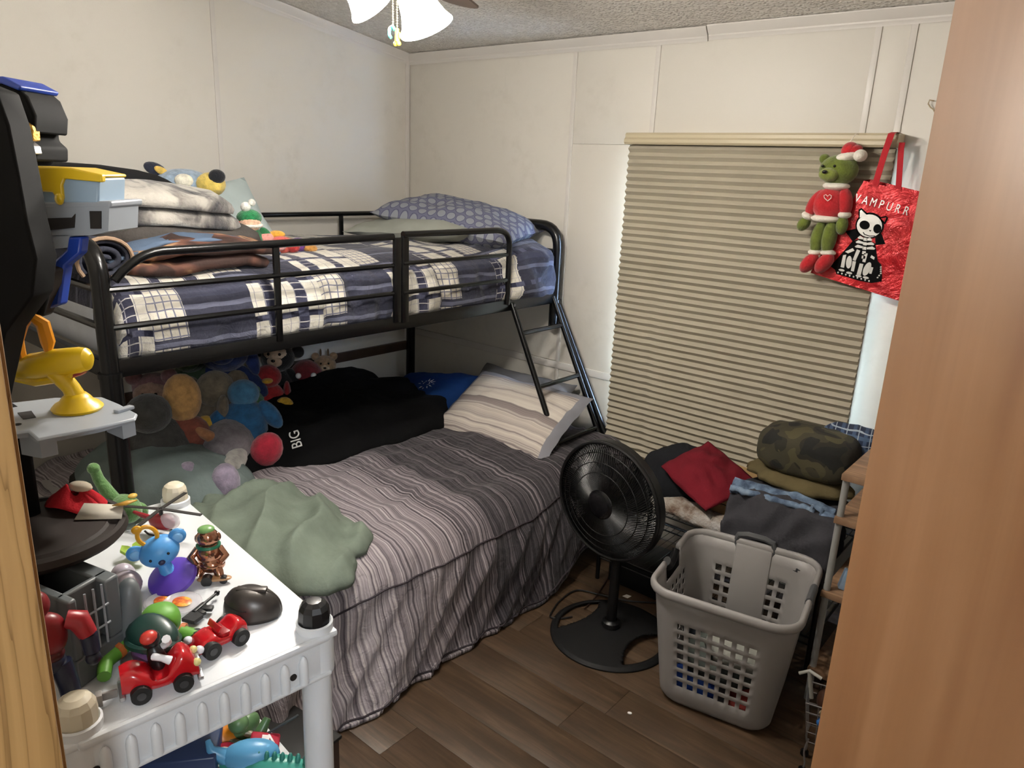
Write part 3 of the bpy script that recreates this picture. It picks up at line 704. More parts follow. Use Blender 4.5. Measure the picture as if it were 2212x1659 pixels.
# black blanket with white letters
bb = E('blanket', 'large black blanket with white printed letters thrown over the back of the lower bunk', 'blanket', (-2.72, 2.02, .475))
BLKC = cloth('black_fleece', '#070708', .2, .3, 90, .95)
m = rumple(.42, .74, .17, 21, .03, 28, 84, 4.0, .55, 2.0)
fl = m.build('fleece', BLKC, bb, ang=180)
m2 = M(); WHT = plas('print_white', '#d8d8d4', .7)
q, n_ = hit(fl, 640, 950); xa = (UU*.95-RR*.30); xa = (xa-n_*xa.dot(n_)).normalized(); ya = n_.cross(xa)
text_part('BIG', .060, Matrix(((xa.x, ya.x, n_.x, q.x), (xa.y, ya.y, n_.y, q.y), (xa.z, ya.z, n_.z, q.z), (0, 0, 0, 1))) @ Matrix.Translation((0, 0, .005)), WHT, bb, 'printed_letters', .001)
heap('blanket', cloth('black_fleece2', '#08090a', .2, .3, 90, .95), 'black blanket bunched into a hump against the left wall behind the large black one', 'blanket', (-2.98, 2.16, .475), .1, (.24, .38, .19, 33, .03), fold=4)
# head of the lower bunk
BLUP = cloth('royal_blue_case', '#133060', .12, .3, 40)
bp = E('pillow', 'royal blue pillow with a white sun print in the far corner of the lower bunk', 'pillow', (-2.64, 2.56, .565), (.34, -.12, .3))
pillow(.46, .34, .13, 20, 41).build('pillow_case', BLUP, bp, ang=180)
m = M(); 
for k in range(12):
    a = k*PI/6; T = RT((.0, -.015, .066), (0, 0, a)); m.prism([(.022, -.005), (.048, 0), (.022, .005)], .0015, T)
ring = [(.017*math.cos(t), -.015+.017*math.sin(t), .0675) for t in [i*PI/10 for i in range(20)]]; m.tube(ring, .0018, 5, closed=True)
m.build('sun_print', WHT, bp)
def sham(g):
    u, v, _ = g.sep(g.coord('UV')); v = g.m('ADD', v, g.m('MULTIPLY', g.m('SUBTRACT', g.noise(g.comb(u, v), 6, 2), .5), .02))
    q = g.m('ADD', g.m('MULTIPLY', g.noise(v, 14, 2, .6, 0, '1D'), .6), g.m('MULTIPLY', g.noise(v, 75, 2, .7, 0, '1D'), .4))
    c = g.ramp(q, [(.36, '#6f6462'), (.44, '#948a86'), (.50, '#b9afa6'), (.6, '#c9c1b6')])
    u2 = g.m('GREATER_THAN', g.m('ABSOLUTE', u), .292); v2 = g.m('GREATER_THAN', v, .178)
    g.col(g.mix(g.m('MAXIMUM', u2, v2), c, '#7f7f86')); g.bump(g.noise(g.coord(), 26, 4), .4, .005)
SHAM = mat('striped_sham', '#a89e98', .9, fn=sham)
o = pillow(.66, .46, .15, 28, 51, .013).build('pillow', SHAM, ang=180); tag(o, 'beige and mauve striped pillow with grey flanges leaning at the head of the lower bunk', 'pillow'); put(o, (-2.12, 2.58, .575), (.48, .02, .08))
o = pillow(.60, .42, .13, 18, 57).build('pillow', cloth('grey_case', '#6d6d70', .1), ang=180); tag(o, 'grey pillow mostly hidden behind the striped pillow on the lower bunk', 'pillow'); put(o, (-2.30, 2.78, .55), (.60, .0, .02))

# ------------------------------------------------------------------ stuffed toys
def plush(name, label, cat, loc, rot, s, parts, group=None):
    """parts: (part name, colour, list of (centre, radii[, rotation]))"""
    e = E(name, label, cat, loc, rot, group, scale=s)
    for nm, colr, els in parts:
        m = M()
        for q in els:
            sd = hash(nm) % 50
            m.sup(q[0], q[1] if hasattr(q[1], '__len__') else (q[1],)*3, 1, 1, 14, 9, rot=q[2] if len(q) > 2 else None)
        mm = fur('plush_'+colr.lstrip('#'), colr) if not colr.startswith('!') else plas('bead_'+colr[2:], colr[1:], .2)
        m.build(nm, mm, e, ang=180)
    return e
def limbs(c, hand=None, arm_up=0):
    return [('arm', c, [((-.075, .01, .165+arm_up), (.028, .028, .065), (0, .7, 0))]), ('arm', c, [((.075, .01, .165), (.028, .028, .065), (0, -.7, 0))]),
            ('leg', c, [((-.05, -.055, .03), (.033, .07, .033), (0, 0, .3))]), ('leg', c, [((.05, -.055, .03), (.033, .07, .033), (0, 0, -.3))])]
def face(muz='#c8b8a0', eye='!#0a0a0a', z=.285):
    return [('muzzle', muz, [((0, -.068, z-.018), (.035, .028, .026))]), ('eye', eye, [((-.025, -.074, z+.018), .007)]), ('eye', eye, [((.025, -.074, z+.018), .007)]), ('nose', eye, [((0, -.095, z-.008), (.010, .008, .007))])]
def bear(body, head=None, muz='#c8b8a0', limb=None, ears='round', extra=[]):
    head = head or body; limb = limb or body
    ps = [('body', body, [((0, 0, .11), (.075, .065, .105))]), ('head', head, [((0, -.01, .275), (.078, .07, .07))])] + limbs(limb) + face(muz)
    if ears == 'round': ps += [('ear', head, [((-.06, 0, .335), (.028, .014, .028))]), ('ear', head, [((.06, 0, .335), (.028, .014, .028))])]
    if ears == 'long': ps += [('ear', head, [((-.075, 0, .25), (.022, .02, .065), (0, .25, 0))]), ('ear', head, [((.075, 0, .25), (.022, .02, .065), (0, -.25, 0))])]
    return ps + extra
GP = 'stuffed toys heaped along the wall on the lower bunk'
def at(px, py, x): return P(px, py, x=x)
def toy(name, label, px, py, x, rz, s, parts, tilt=(0, 0), zoff=-.27): 
    q = at(px, py, x); plush(name, label, 'stuffed toy', (q.x, q.y, max(.478, q.z+zoff*s)), (tilt[0], tilt[1], rz), s, parts, GP)
PR = .95                                 # they face the room
toy('plush_doll', 'mauve stuffed doll with two hair buns, leftmost of the heap', 332, 862, -2.95, PR, .95, [('body', '#6a5550', [((0, 0, .11), (.07, .06, .11))]), ('head', '#8a6d5c', [((0, -.01, .28), (.08, .07, .07))]), ('hair', '#6d4a4c', [((0, .02, .31), (.088, .07, .06)), ((-.07, 0, .36), .035), ((.07, 0, .36), .035)])]+limbs('#7d6460')+face('#9a7c68'))
toy('rag_doll', 'bald tan rag doll in a rust shirt and teal overalls', 394, 868, -2.68, PR-.1, 1.15, [('head', '#b98d55', [((0, 0, .275), (.062, .055, .085))]), ('shirt', '#7d4436', [((0, 0, .15), (.085, .055, .07))]), ('overalls', '#33555c', [((0, 0, .07), (.075, .06, .085))]), ('arm', '#9a6a48', [((-.10, -.01, .10), (.020, .02, .10), (0, .25, 0))]), ('arm', '#9a6a48', [((.10, -.03, .14), (.020, .02, .08), (0, -1.0, 0))]), ('hand', '#c6a070', [((-.125, -.02, -.0), (.02, .02, .024))]), ('hand', '#c6a070', [((.165, -.04, .095), (.024, .02, .02))]), ('leg', '#33555c', [((-.045, -.08, .025), (.034, .09, .034))]), ('leg', '#33555c', [((.045, -.08, .025), (.034, .09, .034))])])
toy('plush_dinosaur', 'dark green stuffed dinosaur standing tall against the wall', 415, 815, -3.10, PR, 1.1, [('body', '#35452f', [((0, 0, .16), (.085, .08, .17))]), ('head', '#3b4d35', [((0, -.02, .34), (.07, .08, .075))]), ('snout', '#42563a', [((0, -.085, .325), (.045, .05, .035))]), ('tail', '#35452f', [((.06, .09, .05), (.04, .10, .04), (0, 0, -.5))])]+limbs('#3b4d35')[:2])
toy('plush_dog', 'big navy blue stuffed dog with long ears slumped in the middle', 490, 845, -3.0, PR, 1.45, bear('#1a2c5c', '#1b2f66', '#23386e', '#182a58', 'long', [('tail', '#14234a', [((.07, .05, .33), (.012, .06, .012), (.5, 0, 0))])]))
toy('plush_elephant', 'taupe stuffed elephant with a pale green belly', 466, 905, -2.78, PR+.4, 1.2, [('body', '#6d6252', [((0, 0, .12), (.10, .08, .11))]), ('head', '#746957', [((.0, -.02, .25), (.065, .06, .065))]), ('trunk', '#6d6252', [((0, -.09, .20), (.018, .03, .06), (.5, 0, 0))]), ('ear', '#665b4c', [((-.08, .01, .25), (.045, .012, .05))]), ('ear', '#665b4c', [((.08, .01, .25), (.045, .012, .05))]), ('belly', '#7f9478', [((-.03, -.065, .12), (.055, .03, .05))])]+limbs('#6d6252'))
toy('plush_monkey', 'black stuffed monkey with a pale face and red shorts', 602, 788, -3.10, PR-.2, 1.05, bear('#121214', '#141416', '#b59c84', '#141416', 'none', [('face_patch', '#c2ac96', [((0, -.045, .295), (.055, .035, .042))]), ('ear', '#141416', [((-.09, 0, .30), (.03, .012, .03))]), ('ear', '#141416', [((.09, 0, .30), (.03, .012, .03))]), ('shorts', '#8a1e22', [((0, 0, .075), (.079, .069, .07))])]))
toy('plush_duck', 'red stuffed bird with two round yellow feet', 582, 862, -2.95, PR, 1.0, [('body', '#9a2226', [((0, 0, .12), (.08, .07, .10))]), ('head', '#8e1e24', [((0, -.01, .25), (.06, .055, .055))]), ('beak', '#c89a30', [((0, -.07, .245), (.025, .03, .012))]), ('foot', '#cfa434', [((.07, -.09, .13), (.042, .03, .042))]), ('foot', '#cfa434', [((.0, -.09, .075), (.042, .03, .042))]), ('wing', '#7e1a1e', [((-.08, 0, .14), (.018, .04, .06))]), ('wing', '#7e1a1e', [((.08, .01, .16), (.018, .04, .06))])])
toy('plush_puppy', 'small brown stuffed puppy above the green frog', 543, 815, -3.05, PR, .75, bear('#6d4c3a', '#745040', '#b09880', None, 'long'))
toy('plush_frog', 'green stuffed frog in the middle of the heap', 535, 872, -2.85, PR, .85, [('body', '#3f6b4e', [((0, 0, .11), (.08, .07, .09))]), ('head', '#467556', [((0, -.02, .23), (.085, .065, .055))]), ('eye_bump', '#467556', [((-.045, -.03, .285), .024)]), ('eye_bump', '#467556', [((.045, -.03, .285), .024)]), ('eye', '!#101010', [((-.045, -.053, .29), .008)]), ('eye', '!#101010', [((.045, -.053, .29), .008)])]+limbs('#467556'))
toy('plush_clown', 'blue stuffed clown with red boots and a yellow pompom hand', 526, 872, -2.64, PR-.1, 1.15, [('body', '#235a86', [((0, 0, .12), (.08, .07, .10))]), ('head', '#3c6f92', [((0, .01, .235), (.055, .05, .05))]), ('arm', '#235a86', [((-.09, -.02, .14), (.03, .03, .06), (0, .6, 0))]), ('arm', '#235a86', [((.09, -.0, .16), (.03, .03, .06), (0, -.6, 0))]), ('pompom', '#d9ad3c', [((-.125, -.03, .13), .036)]), ('boot', '#a31f34', [((-.11, -.09, .035), (.055, .05, .075), (0, -.5, 0))]), ('boot', '#a31f34', [((.085, -.09, .06), (.055, .05, .065), (0, .5, 0))])], zoff=-.20)
toy('plush_fish', 'plain blue stuffed fish right of the clown', 642, 872, -2.80, .2, .95, [('body', '#1f5f8c', [((0, 0, .08), (.11, .05, .07))]), ('tail_fin', '#1a5078', [((-.13, 0, .09), (.04, .015, .06))]), ('eye', '!#0c0c0c', [((.07, -.047, .10), .009)])])
toy('plush_octopus', 'maroon stuffed octopus with white eye dots at the right end', 662, 822, -3.05, PR, .9, [('head', '#6b1f26', [((0, 0, .20), (.09, .08, .09))]), ('eye', '!#e8e8e8', [((-.04, -.075, .22), .016)]), ('eye', '!#e8e8e8', [((.04, -.075, .22), .016)])]+[('tentacle', '#5f1b22', [((.085*math.cos(a), .085*math.sin(a), .06), (.025, .025, .07), (0, .4*math.cos(a), 0))]) for a in (-2.6, -1.9, -1.2, -.5, .3)])
toy('plush_giraffe', 'small tan stuffed giraffe leaning at the right end by the brown board', 702, 812, -3.08, PR, .75, bear('#8a7256', '#94795c', '#b8a488', None, 'round', [('horn', '#5d4a36', [((-.025, 0, .36), (.008, .008, .03))]), ('horn', '#5d4a36', [((.025, 0, .36), (.008, .008, .03))])]))
toy('plush_rabbit', 'grey stuffed rabbit lying with its two lavender feet toward the room', 470, 985, -2.50, PR-.15, 1.25, [('body', '#6a6468', [((0, .12, .09), (.08, .10, .08))]), ('head', '#706a6e', [((0, .25, .10), (.06, .06, .06))]), ('leg', '#8d8a8a', [((-.045, -.0, .07), (.034, .11, .034))]), ('leg', '#a09c96', [((.045, -.0, .075), (.034, .11, .034))]), ('foot', '#7e7484', [((-.05, -.12, .065), (.042, .045, .062))]), ('foot', '#83788a', [((.052, -.12, .06), (.042, .045, .062))]), ('ear', '#706a6e', [((-.03, .32, .13), (.016, .05, .012))]), ('ear', '#706a6e', [((.03, .32, .13), (.016, .05, .012))])], zoff=-.1)
toy('plush_seal', 'dark grey stuffed seal at the lower left of the heap', 335, 950, -2.72, PR, 1.25, [('body', '#3c3b38', [((0, 0, .11), (.11, .10, .10))]), ('head', '#41403d', [((0, -.05, .23), (.065, .06, .06))]), ('flipper', '#363532', [((-.11, -.04, .05), (.05, .03, .015))]), ('flipper', '#363532', [((.11, -.04, .05), (.05, .03, .015))])])
heap('blanket', cloth('camo_dark', '#2b2a26', .3, .3, 60), 'dark mottled throw under the stuffed toys at the foot of the lower bunk', 'blanket', (-2.86, 1.42, .475), .1, (.30, .50, .10, 61, .02))

# ------------------------------------------------------------------ toys on the top bunk
q = P(405, 398, x=-2.93)
plush('plush_puppy', 'pale blue stuffed puppy with a yellow muzzle peeking over the blanket stack', 'stuffed toy', (q.x, q.y, q.z-.295), (-.15, 0, PR+.5), 1.05, [('body', '#8a9db2', [((0, 0, .11), (.10, .08, .12))]), ('head', '#93a6ba', [((0, 0, .275), (.115, .075, .065))]), ('muzzle', '#d9bf62', [((.075, -.075, .275), (.055, .05, .045))]), ('nose', '#16181f', [((.085, -.118, .30), (.032, .02, .026))]), ('brow', '#e6e0cf', [((-.02, -.066, .288), (.035, .02, .025))]), ('ear', '#232838', [((-.095, .0, .335), (.042, .014, .024), (0, .35, 0))]), ('ear_lining', '#d9b860', [((-.080, -.016, .328), (.026, .008, .014), (0, .45, 0))])])
q = P(540, 500, x=-2.60)
plush('plush_elf', 'stuffed figure in green with a white pompom cap seated by the blanket stack', 'stuffed toy', (q.x, q.y, 1.335), (0, 0, PR+.2), .62, [('body', '#1f6b3e', [((0, 0, .08), (.09, .08, .085))]), ('head', '#d9b094', [((0, -.02, .185), (.065, .06, .05))]), ('cap', '#217a48', [((0, 0, .22), (.075, .07, .05))]), ('cap_brim', '#e6e0d4', [((0, -.01, .175), (.08, .074, .022))]), ('pompom', '#e9e6dc', [((-.02, -.02, .285), .030), ((.02, 0, .31), .022)]), ('arm', '#b5483a', [((-.09, -.02, .16), (.03, .025, .06), (0, .9, 0))]), ('arm', '#1f6b3e', [((.09, -.02, .12), (.03, .025, .05), (0, -.6, 0))])])
q = P(598, 535, x=-2.55)
plush('plush_piglet', 'small pink and red stuffed figure lying beside the green one', 'stuffed toy', (q.x, q.y, 1.338), (0, 0, PR), .55, [('body', '#c9564c', [((.03, 0, .06), (.09, .06, .06))]), ('trousers', '#b8282a', [((.11, -.01, .055), (.05, .05, .05))]), ('head', '#d9938a', [((-.07, -.01, .10), (.055, .05, .05))]), ('sleeve', '#d9a0a0', [((.02, -.06, .05), (.045, .025, .025))]), ('hat', '#d8a03a', [((.0, .05, .125), (.06, .035, .03))])])
q = P(645, 540, x=-2.52)
plush('plush_bear', 'tan stuffed bear in a purple shirt lying on the plaid comforter', 'stuffed toy', (q.x, q.y, 1.338), (0, 0, PR), .50, [('body', '#5d2f7a', [((0, 0, .06), (.075, .06, .06))]), ('head', '#a5743c', [((-.09, 0, .07), (.06, .05, .055))]), ('leg', '#b3803f', [((.09, -.03, .04), (.055, .03, .03))]), ('leg', '#a5743c', [((.08, .04, .045), (.055, .03, .03))]), ('ear', '#a5743c', [((-.12, .04, .11), .02)]), ('ear', '#a5743c', [((-.12, -.04, .11), .02)])])
# ================================================================== PEDESTAL FAN
PB = mat('black_plastic', '#0a0a0b', .38, spec=.4); PBM = mat('black_plastic_matt', '#0b0b0c', .6, spec=.25)
FX, FY = -1.235, 2.16
pf_ = E('pedestal_fan', 'black pedestal fan standing on the floor between bunk bed and laundry basket', 'fan', (FX, FY, 0), (0, 0, math.radians(4)))
# round base with two leaf-shaped cut-outs
bm = bmesh.new(); NR, NA = 40, 140; R0 = .228; vg = []
def inhole(x, y):
    for a in HOLES:      # a lens between two arcs, its long axis across the direction a
        X, Y = x*math.cos(a)+y*math.sin(a), -x*math.sin(a)+y*math.cos(a)
        if X > 0 and math.hypot(X, Y) < .204 and math.hypot(X-.31, Y) < .205: return True
    return False
HOLES = (math.radians(172), math.radians(-8))
for i in range(NR+1):
    r = .016+(R0-.016)*i/NR
    ring = []
    for j in range(NA):
        t = 2*PI*j/NA; zz = .030*(1-(r/R0)**1.6)+.010 if r > .03 else .052-.3*(r-.016)
        if r > R0*.97: zz = .006
        ring.append(bm.verts.new((r*math.cos(t), r*math.sin(t), zz)))
    vg.append(ring)
for i in range(NR):
    for j in range(NA):
        r = .016+(R0-.016)*(i+.5)/NR; t = 2*PI*(j+.5)/NA
        if inhole(r*math.cos(t), r*math.sin(t)): continue
        bm.faces.new((vg[i][j], vg[i][(j+1) % NA], vg[i+1][(j+1) % NA], vg[i+1][j]))
m = M().bm(bm); o = m.build('fan_base', PBM, pf_, ang=50, mods=[('SOLIDIFY', dict(thickness=.006, offset=-1))]); o.location = (0, 0, .001)
M().lathe([(.036, .045), (.034, .06), (.024, .066), (.022, .07)], 20).build('base_collar', PB, pf_)
M().cyl((0, 0, .05), (0, 0, .34), .019, n=18).build('pole', PB, pf_)
M().cyl((0, 0, .30), (0, 0, .46), .0135, n=16).build('inner_pole', PB, pf_)
M().lathe([(.0, .33), (.026, .33), (.028, .345), (.026, .37), (.016, .375)], 18).build('height_collar', PB, pf_)
HT = RT((-.045, .0, .548), (PI/2+math.radians(2), 0, math.radians(-9)))        # local z = facing direction (towards -y)
m = M(); m.sup((0, 0, -.075), (.055, .055, .075), .7, .9, 20, 10, HT); m.box((0, -.05, -.09), (.05, .06, .06), HT, ch=.01); m.tube([(0, 0, .45), (-.01, .0, .50), (-.04, .03, .56)], .020, 12)
m.build('motor_housing', PB, pf_)
GR = .222
m = M()
for z, r in ((.010, GR), (-.006, GR), (.026, GR*.995)): m.tube([(r*math.cos(2*PI*i/72), r*math.sin(2*PI*i/72), z) for i in range(72)], .006, 6, closed=True, T=HT)
m.lathe([(GR-.006, .022), (GR+.004, .018), (GR+.006, .0), (GR+.004, -.014), (GR-.006, -.018)], 72, HT)
m.build('guard_ring', PB, pf_)
def cage(zc, zr, n, r0, sw, rw, name):
    m = M()
    for k in range(n):
        a = 2*PI*k/n; pts = []
        for i in range(7):
            t = i/6; r = r0+(GR-.004-r0)*t; aa = a+sw*(t)**1.3
            pts.append((r*math.cos(aa), r*math.sin(aa), zr+(zc-zr)*(1-t**2.6)))
        m.tube(pts, rw, 4, T=HT, cap=False)
    for f in (.38, .60, .80):
        r = r0+(GR-r0)*f; t = f; z = zr+(zc-zr)*(1-t**2.6)
        m.tube([(r*math.cos(2*PI*i/60), r*math.sin(2*PI*i/60), z) for i in range(60)], rw*1.1, 5, closed=True, T=HT)
    return m.build(name, PB, pf_, kind='stuff')
cage(.062, .018, 132, .055, .38, .0016, 'front_grille'); cage(-.075, -.012, 110, .05, -.30, .0016, 'rear_grille')
m = M(); m.lathe([(0, .070), (.035, .070), (.050, .066), (.058, .060), (.062, .050)], 36, HT); m.build('grille_badge', plas('black_gloss', '#0c0c0e', .2), pf_)
for k in range(5):
    a0 = 2*PI*k/5+.35; m = M()
    def bl(u, v):
        r = .045+.150*u; w = (.30+.75*u**.7*(1-.35*u**3)); a = a0+(v-.5)*w*1.05+.25*u
        return (r*math.cos(a), r*math.sin(a), .010-.038*(v-.5)+.004*u)
    m.grid(bl, 10, 8, T=HT); m.build('fan_blade', mat('smoky_blade', '#0c0c0e', .5, spec=.3), pf_, ang=180, mods=[('SOLIDIFY', dict(thickness=.0025))])
M().lathe([(0, .035), (.03, .033), (.045, .02), (.046, -.02), (0, -.02)], 24, HT).build('hub', PB, pf_)
def floorpath(px): return [P(a, b, z=.006) for a, b in px]
def smooth(pts, n=6):
    out = []; N = len(pts)
    for i in range(N-1):
        p0, p1, p2, p3 = pts[max(i-1, 0)], pts[i], pts[i+1], pts[min(i+2, N-1)]
        for j in range(n):
            t = j/n; out.append(.5*((2*p1)+(p2-p0)*t+(2*p0-5*p1+4*p2-p3)*t*t+(3*p1-p0-3*p2+p3)*t**3))
    return out+[pts[-1]]
tag(M().tube(smooth(floorpath([(1420, 1302), (1352, 1297), (1290, 1283), (1245, 1275), (1210, 1297), (1192, 1322), (1190, 1333), (1210, 1336), (1236, 1332)])), .0035, 8).build('power_cord', plas('cord_black', '#0c0c0d', .45)), 'black power cord looping on the floor left of the pedestal fan', 'cord')
tag(M().tube(smooth(floorpath([(1318, 1240), (1308, 1258), (1290, 1285), (1272, 1305), (1262, 1315)])), .003, 8).build('power_cord', plas('cord_brown', '#2c1c16', .45)), 'short thin brown cord crossing the floor behind the pedestal fan base', 'cord')
PAP = plas('paper_white', '#e6e2dc', .8)
q = P(1360, 1542, z=0); tag(put(M().sup((0, 0, .0028), (.0075, .005, .0026), .6, .8, 12, 6).build('paper_scrap', PAP), (q.x, q.y, .0002), (0, 0, .4)), 'tiny white paper scrap on the bare floor in front of the laundry basket', 'scrap')
q = P(1353, 1288, z=0); tag(put(M().prism([(-.012, -.012), (.012, -.010), (.016, .014), (-.006, .011)], .0012).build('paper_scrap', PAP), (q.x, q.y, .0003)), 'small white paper scrap on the floor behind the pedestal fan pole', 'scrap')

# ================================================================== LAUNDRY BASKET
WHP = plas('white_plastic', '#8f8b89', .42); GRH = plas('grey_handle', '#4c4d4f', .5)
BKC = (-.782, 2.170)
bk = E('laundry_basket', 'white plastic laundry basket with grey handles and square holes', 'laundry basket', (BKC[0], BKC[1], 0), (0, 0, math.radians(10)))
BH = .436
def rrect(hw, hd, r, nf, nc):
    """perimeter of a rounded rectangle from the front-left corner: front, right, back, left"""
    pts = []
    sides = [((-hw+r, -hd), (hw-r, -hd)), ((hw, -hd+r), (hw, hd-r)), ((hw-r, hd), (-hw+r, hd)), ((-hw, hd-r), (-hw, -hd+r))]
    cen = [(hw-r, -hd+r, -PI/2), (hw-r, hd-r, 0), (-hw+r, hd-r, PI/2), (-hw+r, -hd+r, PI)]
    for k in range(4):
        a, b = sides[k]
        for i in range(nf+1): t = (i//2*1.0+(i % 2)*.40)/((nf//2)+.40); pts.append((a[0]+(b[0]-a[0])*t, a[1]+(b[1]-a[1])*t, k, i))
        cx, cy, a0 = cen[k]
        for i in range(1, nc): t = a0+PI/2*i/nc; pts.append((cx+r*math.cos(t), cy+r*math.sin(t), -1, 0))
    return pts
NFv, NCv = 15, 6
def lev(z):
    t = z/BH; return (.180+.044*t, .178+.064*t, .060+.02*t)
zr = [.0, .012, .03, .055]
h0, h1 = .085, .350
for k in range(7): zr += [h0+(h1-h0)*k/7, h0+(h1-h0)*(k+.62)/7]
zr += [.352, .37, .39, BH]
m = M(); rows = []
for z in zr:
    hw, hd, r = lev(z)
    if z < .03: hw -= .016*(1-z/.03)**1.5; hd -= .016*(1-z/.03)**1.5
    rows.append([(x, y, z, k, i) for x, y, k, i in rrect(hw, hd, r, NFv, NCv)])
n = len(rows[0]); vs = [(x, y, z) for row in rows for (x, y, z, k, i) in row]; fs = []
for a in range(len(rows)-1):
    for j in range(n):
        x, y, z, k, i = rows[a][j]; k2 = rows[a][(j+1) % n][3]
        hole = False
        if k >= 0 and k2 == k and i % 2 == 0+1 and i < NFv and 4 <= a <= 16 and a % 2 == 0:
            c = i//2
            hole = (k == 0) or (k in (1, 3)) or (k == 2 and c in (0, 1, 5, 6))
        if k == 3 and zr[a] >= .36 and 4 <= i <= 10: hole = True
        if not hole: fs.append((a*n+j, a*n+(j+1) % n, (a+1)*n+(j+1) % n, (a+1)*n+j))
fs.append(tuple(range(n-1, -1, -1)))
m.add(vs, fs); m.build('body', WHP, bk, ang=50, mods=[('SOLIDIFY', dict(thickness=.0035, offset=-1))])
hw, hd, r = lev(BH); per = rrect(hw+.004, hd+.004, r, NFv, NCv)
i0 = next(j for j, p in enumerate(per) if p[2] == 3 and p[3] == 11); i1 = next(j for j, p in enumerate(per) if p[2] == 3 and p[3] == 4)
loop = [per[(i0+j) % n] for j in range((i1-i0) % n + 1)]
m = M(); m.tube([(x, y, BH) for x, y, k, i in loop], .0165, 10, flat=.62); m.build('rim', WHP, bk, ang=180)
m = M(); m.box((.0, hd-.018, .27), (.13, .03, .33), ch=.010, rot=(-.13, 0, 0)); m.build('hip_panel', WHP, bk)
m = M(); hp = [(x, hd+.004+.02*0, z) for x, z in ([(-.062, BH-.03), (-.068, BH+.0), (-.06, BH+.026), (-.03, BH+.034), (.03, BH+.034), (.06, BH+.026), (.068, BH), (.062, BH-.03)])]
m.tube([Vector(p) for p in hp]+[], .011, 8, closed=True); m.build('handle', GRH, bk, label='grey loop handle')
for s, lab in ((1, 'grey grip'), (-1, 'dark grip')):
    m = M(); m.tube([(s*(hw+.004), -.05+.10*t, BH+.003-(0 if s > 0 else .035)*(1-abs(2*t-1)**2)) for t in [i/8 for i in range(9)]], .0185, 10, flat=.7); m.build('handle', GRH if s > 0 else PBM, bk, label=lab)
def inbk(u, v, z): a = math.radians(10); return (BKC[0]+u*math.cos(a)-v*math.sin(a), BKC[1]+u*math.sin(a)+v*math.cos(a), z)
GL = 'laundry in the basket'
def laund(c, lab, u, v, z, rx, ry, h, sd): heap('clothing', cloth('laundry'+c, c, .2, .3, 60), lab, 'clothes', inbk(u, v, z), .2*sd, (rx, ry, h, sd, .012), GL, nr=14, na=40, fold=9)
laund('#2a4a9a', 'royal blue garment at the bottom left of the laundry basket', -.08, -.05, .008, .085, .095, .085, 1)
laund('#8c3a34', 'dull red garment at the bottom right of the laundry basket', .10, -.06, .008, .075, .085, .08, 2)
laund('#4f5450', 'dark grey green garment in the middle of the laundry basket', .0, .0, .095, .15, .12, .10, 3)
laund('#9a9a92', 'pale grey garment on top of the laundry in the basket', .06, -.04, .19, .13, .11, .08, 4)
laund('#2b2f36', 'charcoal garment at the back of the laundry basket', -.07, .10, .10, .10, .06, .12, 5)

# ================================================================== WIRE RACK UNDER THE WINDOW AND THE CLOTHES ON IT
RKX0, RKX1, RKY0, RKY1, RKZ = -1.50, -.60, 2.47, 2.90, .395
rk = E('wire_rack', 'low black wire rack standing under the window behind the basket', 'rack', ((RKX0+RKX1)/2, (RKY0+RKY1)/2, 0))
for z in (RKZ, .13):
    m = M()
    for y in (RKY0, RKY1): m.tube([(RKX0, y, z), (RKX1, y, z)], .004, 6); m.tube([(RKX0, y, z-.028), (RKX1, y, z-.028)], .004, 6)
    for x in (RKX0, RKX1): m.tube([(x, RKY0, z), (x, RKY1, z)], .004, 6)
    s = m.build('shelf_frame', PB, rk, world=True)
    m = M()
    for i in range(30): x = RKX0+.02+i*(RKX1-RKX0-.04)/29; m.tube([(x, RKY0, z+.003), (x, RKY1, z+.003)], .0016, 4)
    m.build('wires', PB, s, world=True, kind='stuff')
for x in (RKX0, RKX1):
    for y in (RKY0, RKY1): M().cyl((x, y, 0), (x, y, RKZ+.01), .009, n=10).build('leg', PB, rk, world=True)
bx = E('storage_box', 'black storage box on the floor under the wire rack', 'box', (-1.33, 2.60, 0))
M().box((0, 0, .055), (.26, .22, .11), ch=.006).build('box_body', PBM, bx); M().box((0, 0, .116), (.27, .23, .012), ch=.004).build('lid', PB, bx)
TOPZ = RKZ+.006
BKG = cloth('black_garment', '#1b1c1f', .2, .35, 120)
heap('clothing', BKG, 'black garment piled on the rack under the red shirt', 'clothes', (-1.27, 2.73, TOPZ), .3, (.22, .15, .20, 71, .022), fold=6)
RED = cloth('red_shirt', '#681822', .1, .3, 200)
m = M(); c = [P(1430, 1012, y=2.56), P(1524, 1106, y=2.45), P(1530, 957, y=2.78), P(1634, 1046, y=2.70)]
cm = sum(c, Vector())/4
def rs(u, v):
    p = (c[0]*(1-u)+c[1]*u)*(1-v)+(c[2]*(1-u)+c[3]*u)*v; k = math.sin(PI*u)*math.sin(PI*v)
    return p+Vector((0, -.35, .9))*(.045*k**.7+.012*nz(u*4, v*4, 3)+.016*(rid(u*3+v*2, v*3-u, 5)-.4)*(.3+k))
m.grid(rs, 30, 26); o = m.build('shirt', RED, ang=180, mods=[('SOLIDIFY', dict(thickness=.010, offset=-1))]); tag(o, 'dark red shirt spread over the black garment on the rack', 'clothes')
heap('blanket', mat('fluffy_brown', '#8f8378', 1.0, fn=lambda g: (g.col(g.ramp(g.noise(g.coord(), 14, 4, .6), [(.35, '#6b5446'), (.5, '#9a8f84'), (.65, '#b5b0ac')])), g.bump(g.noise(g.coord(), 110, 3), .9, .008))), 'fluffy brown and white throw lying along the front of the rack', 'blanket', (-1.10, 2.53, TOPZ), -.05, (.21, .06, .055, 75, .01), fold=9)
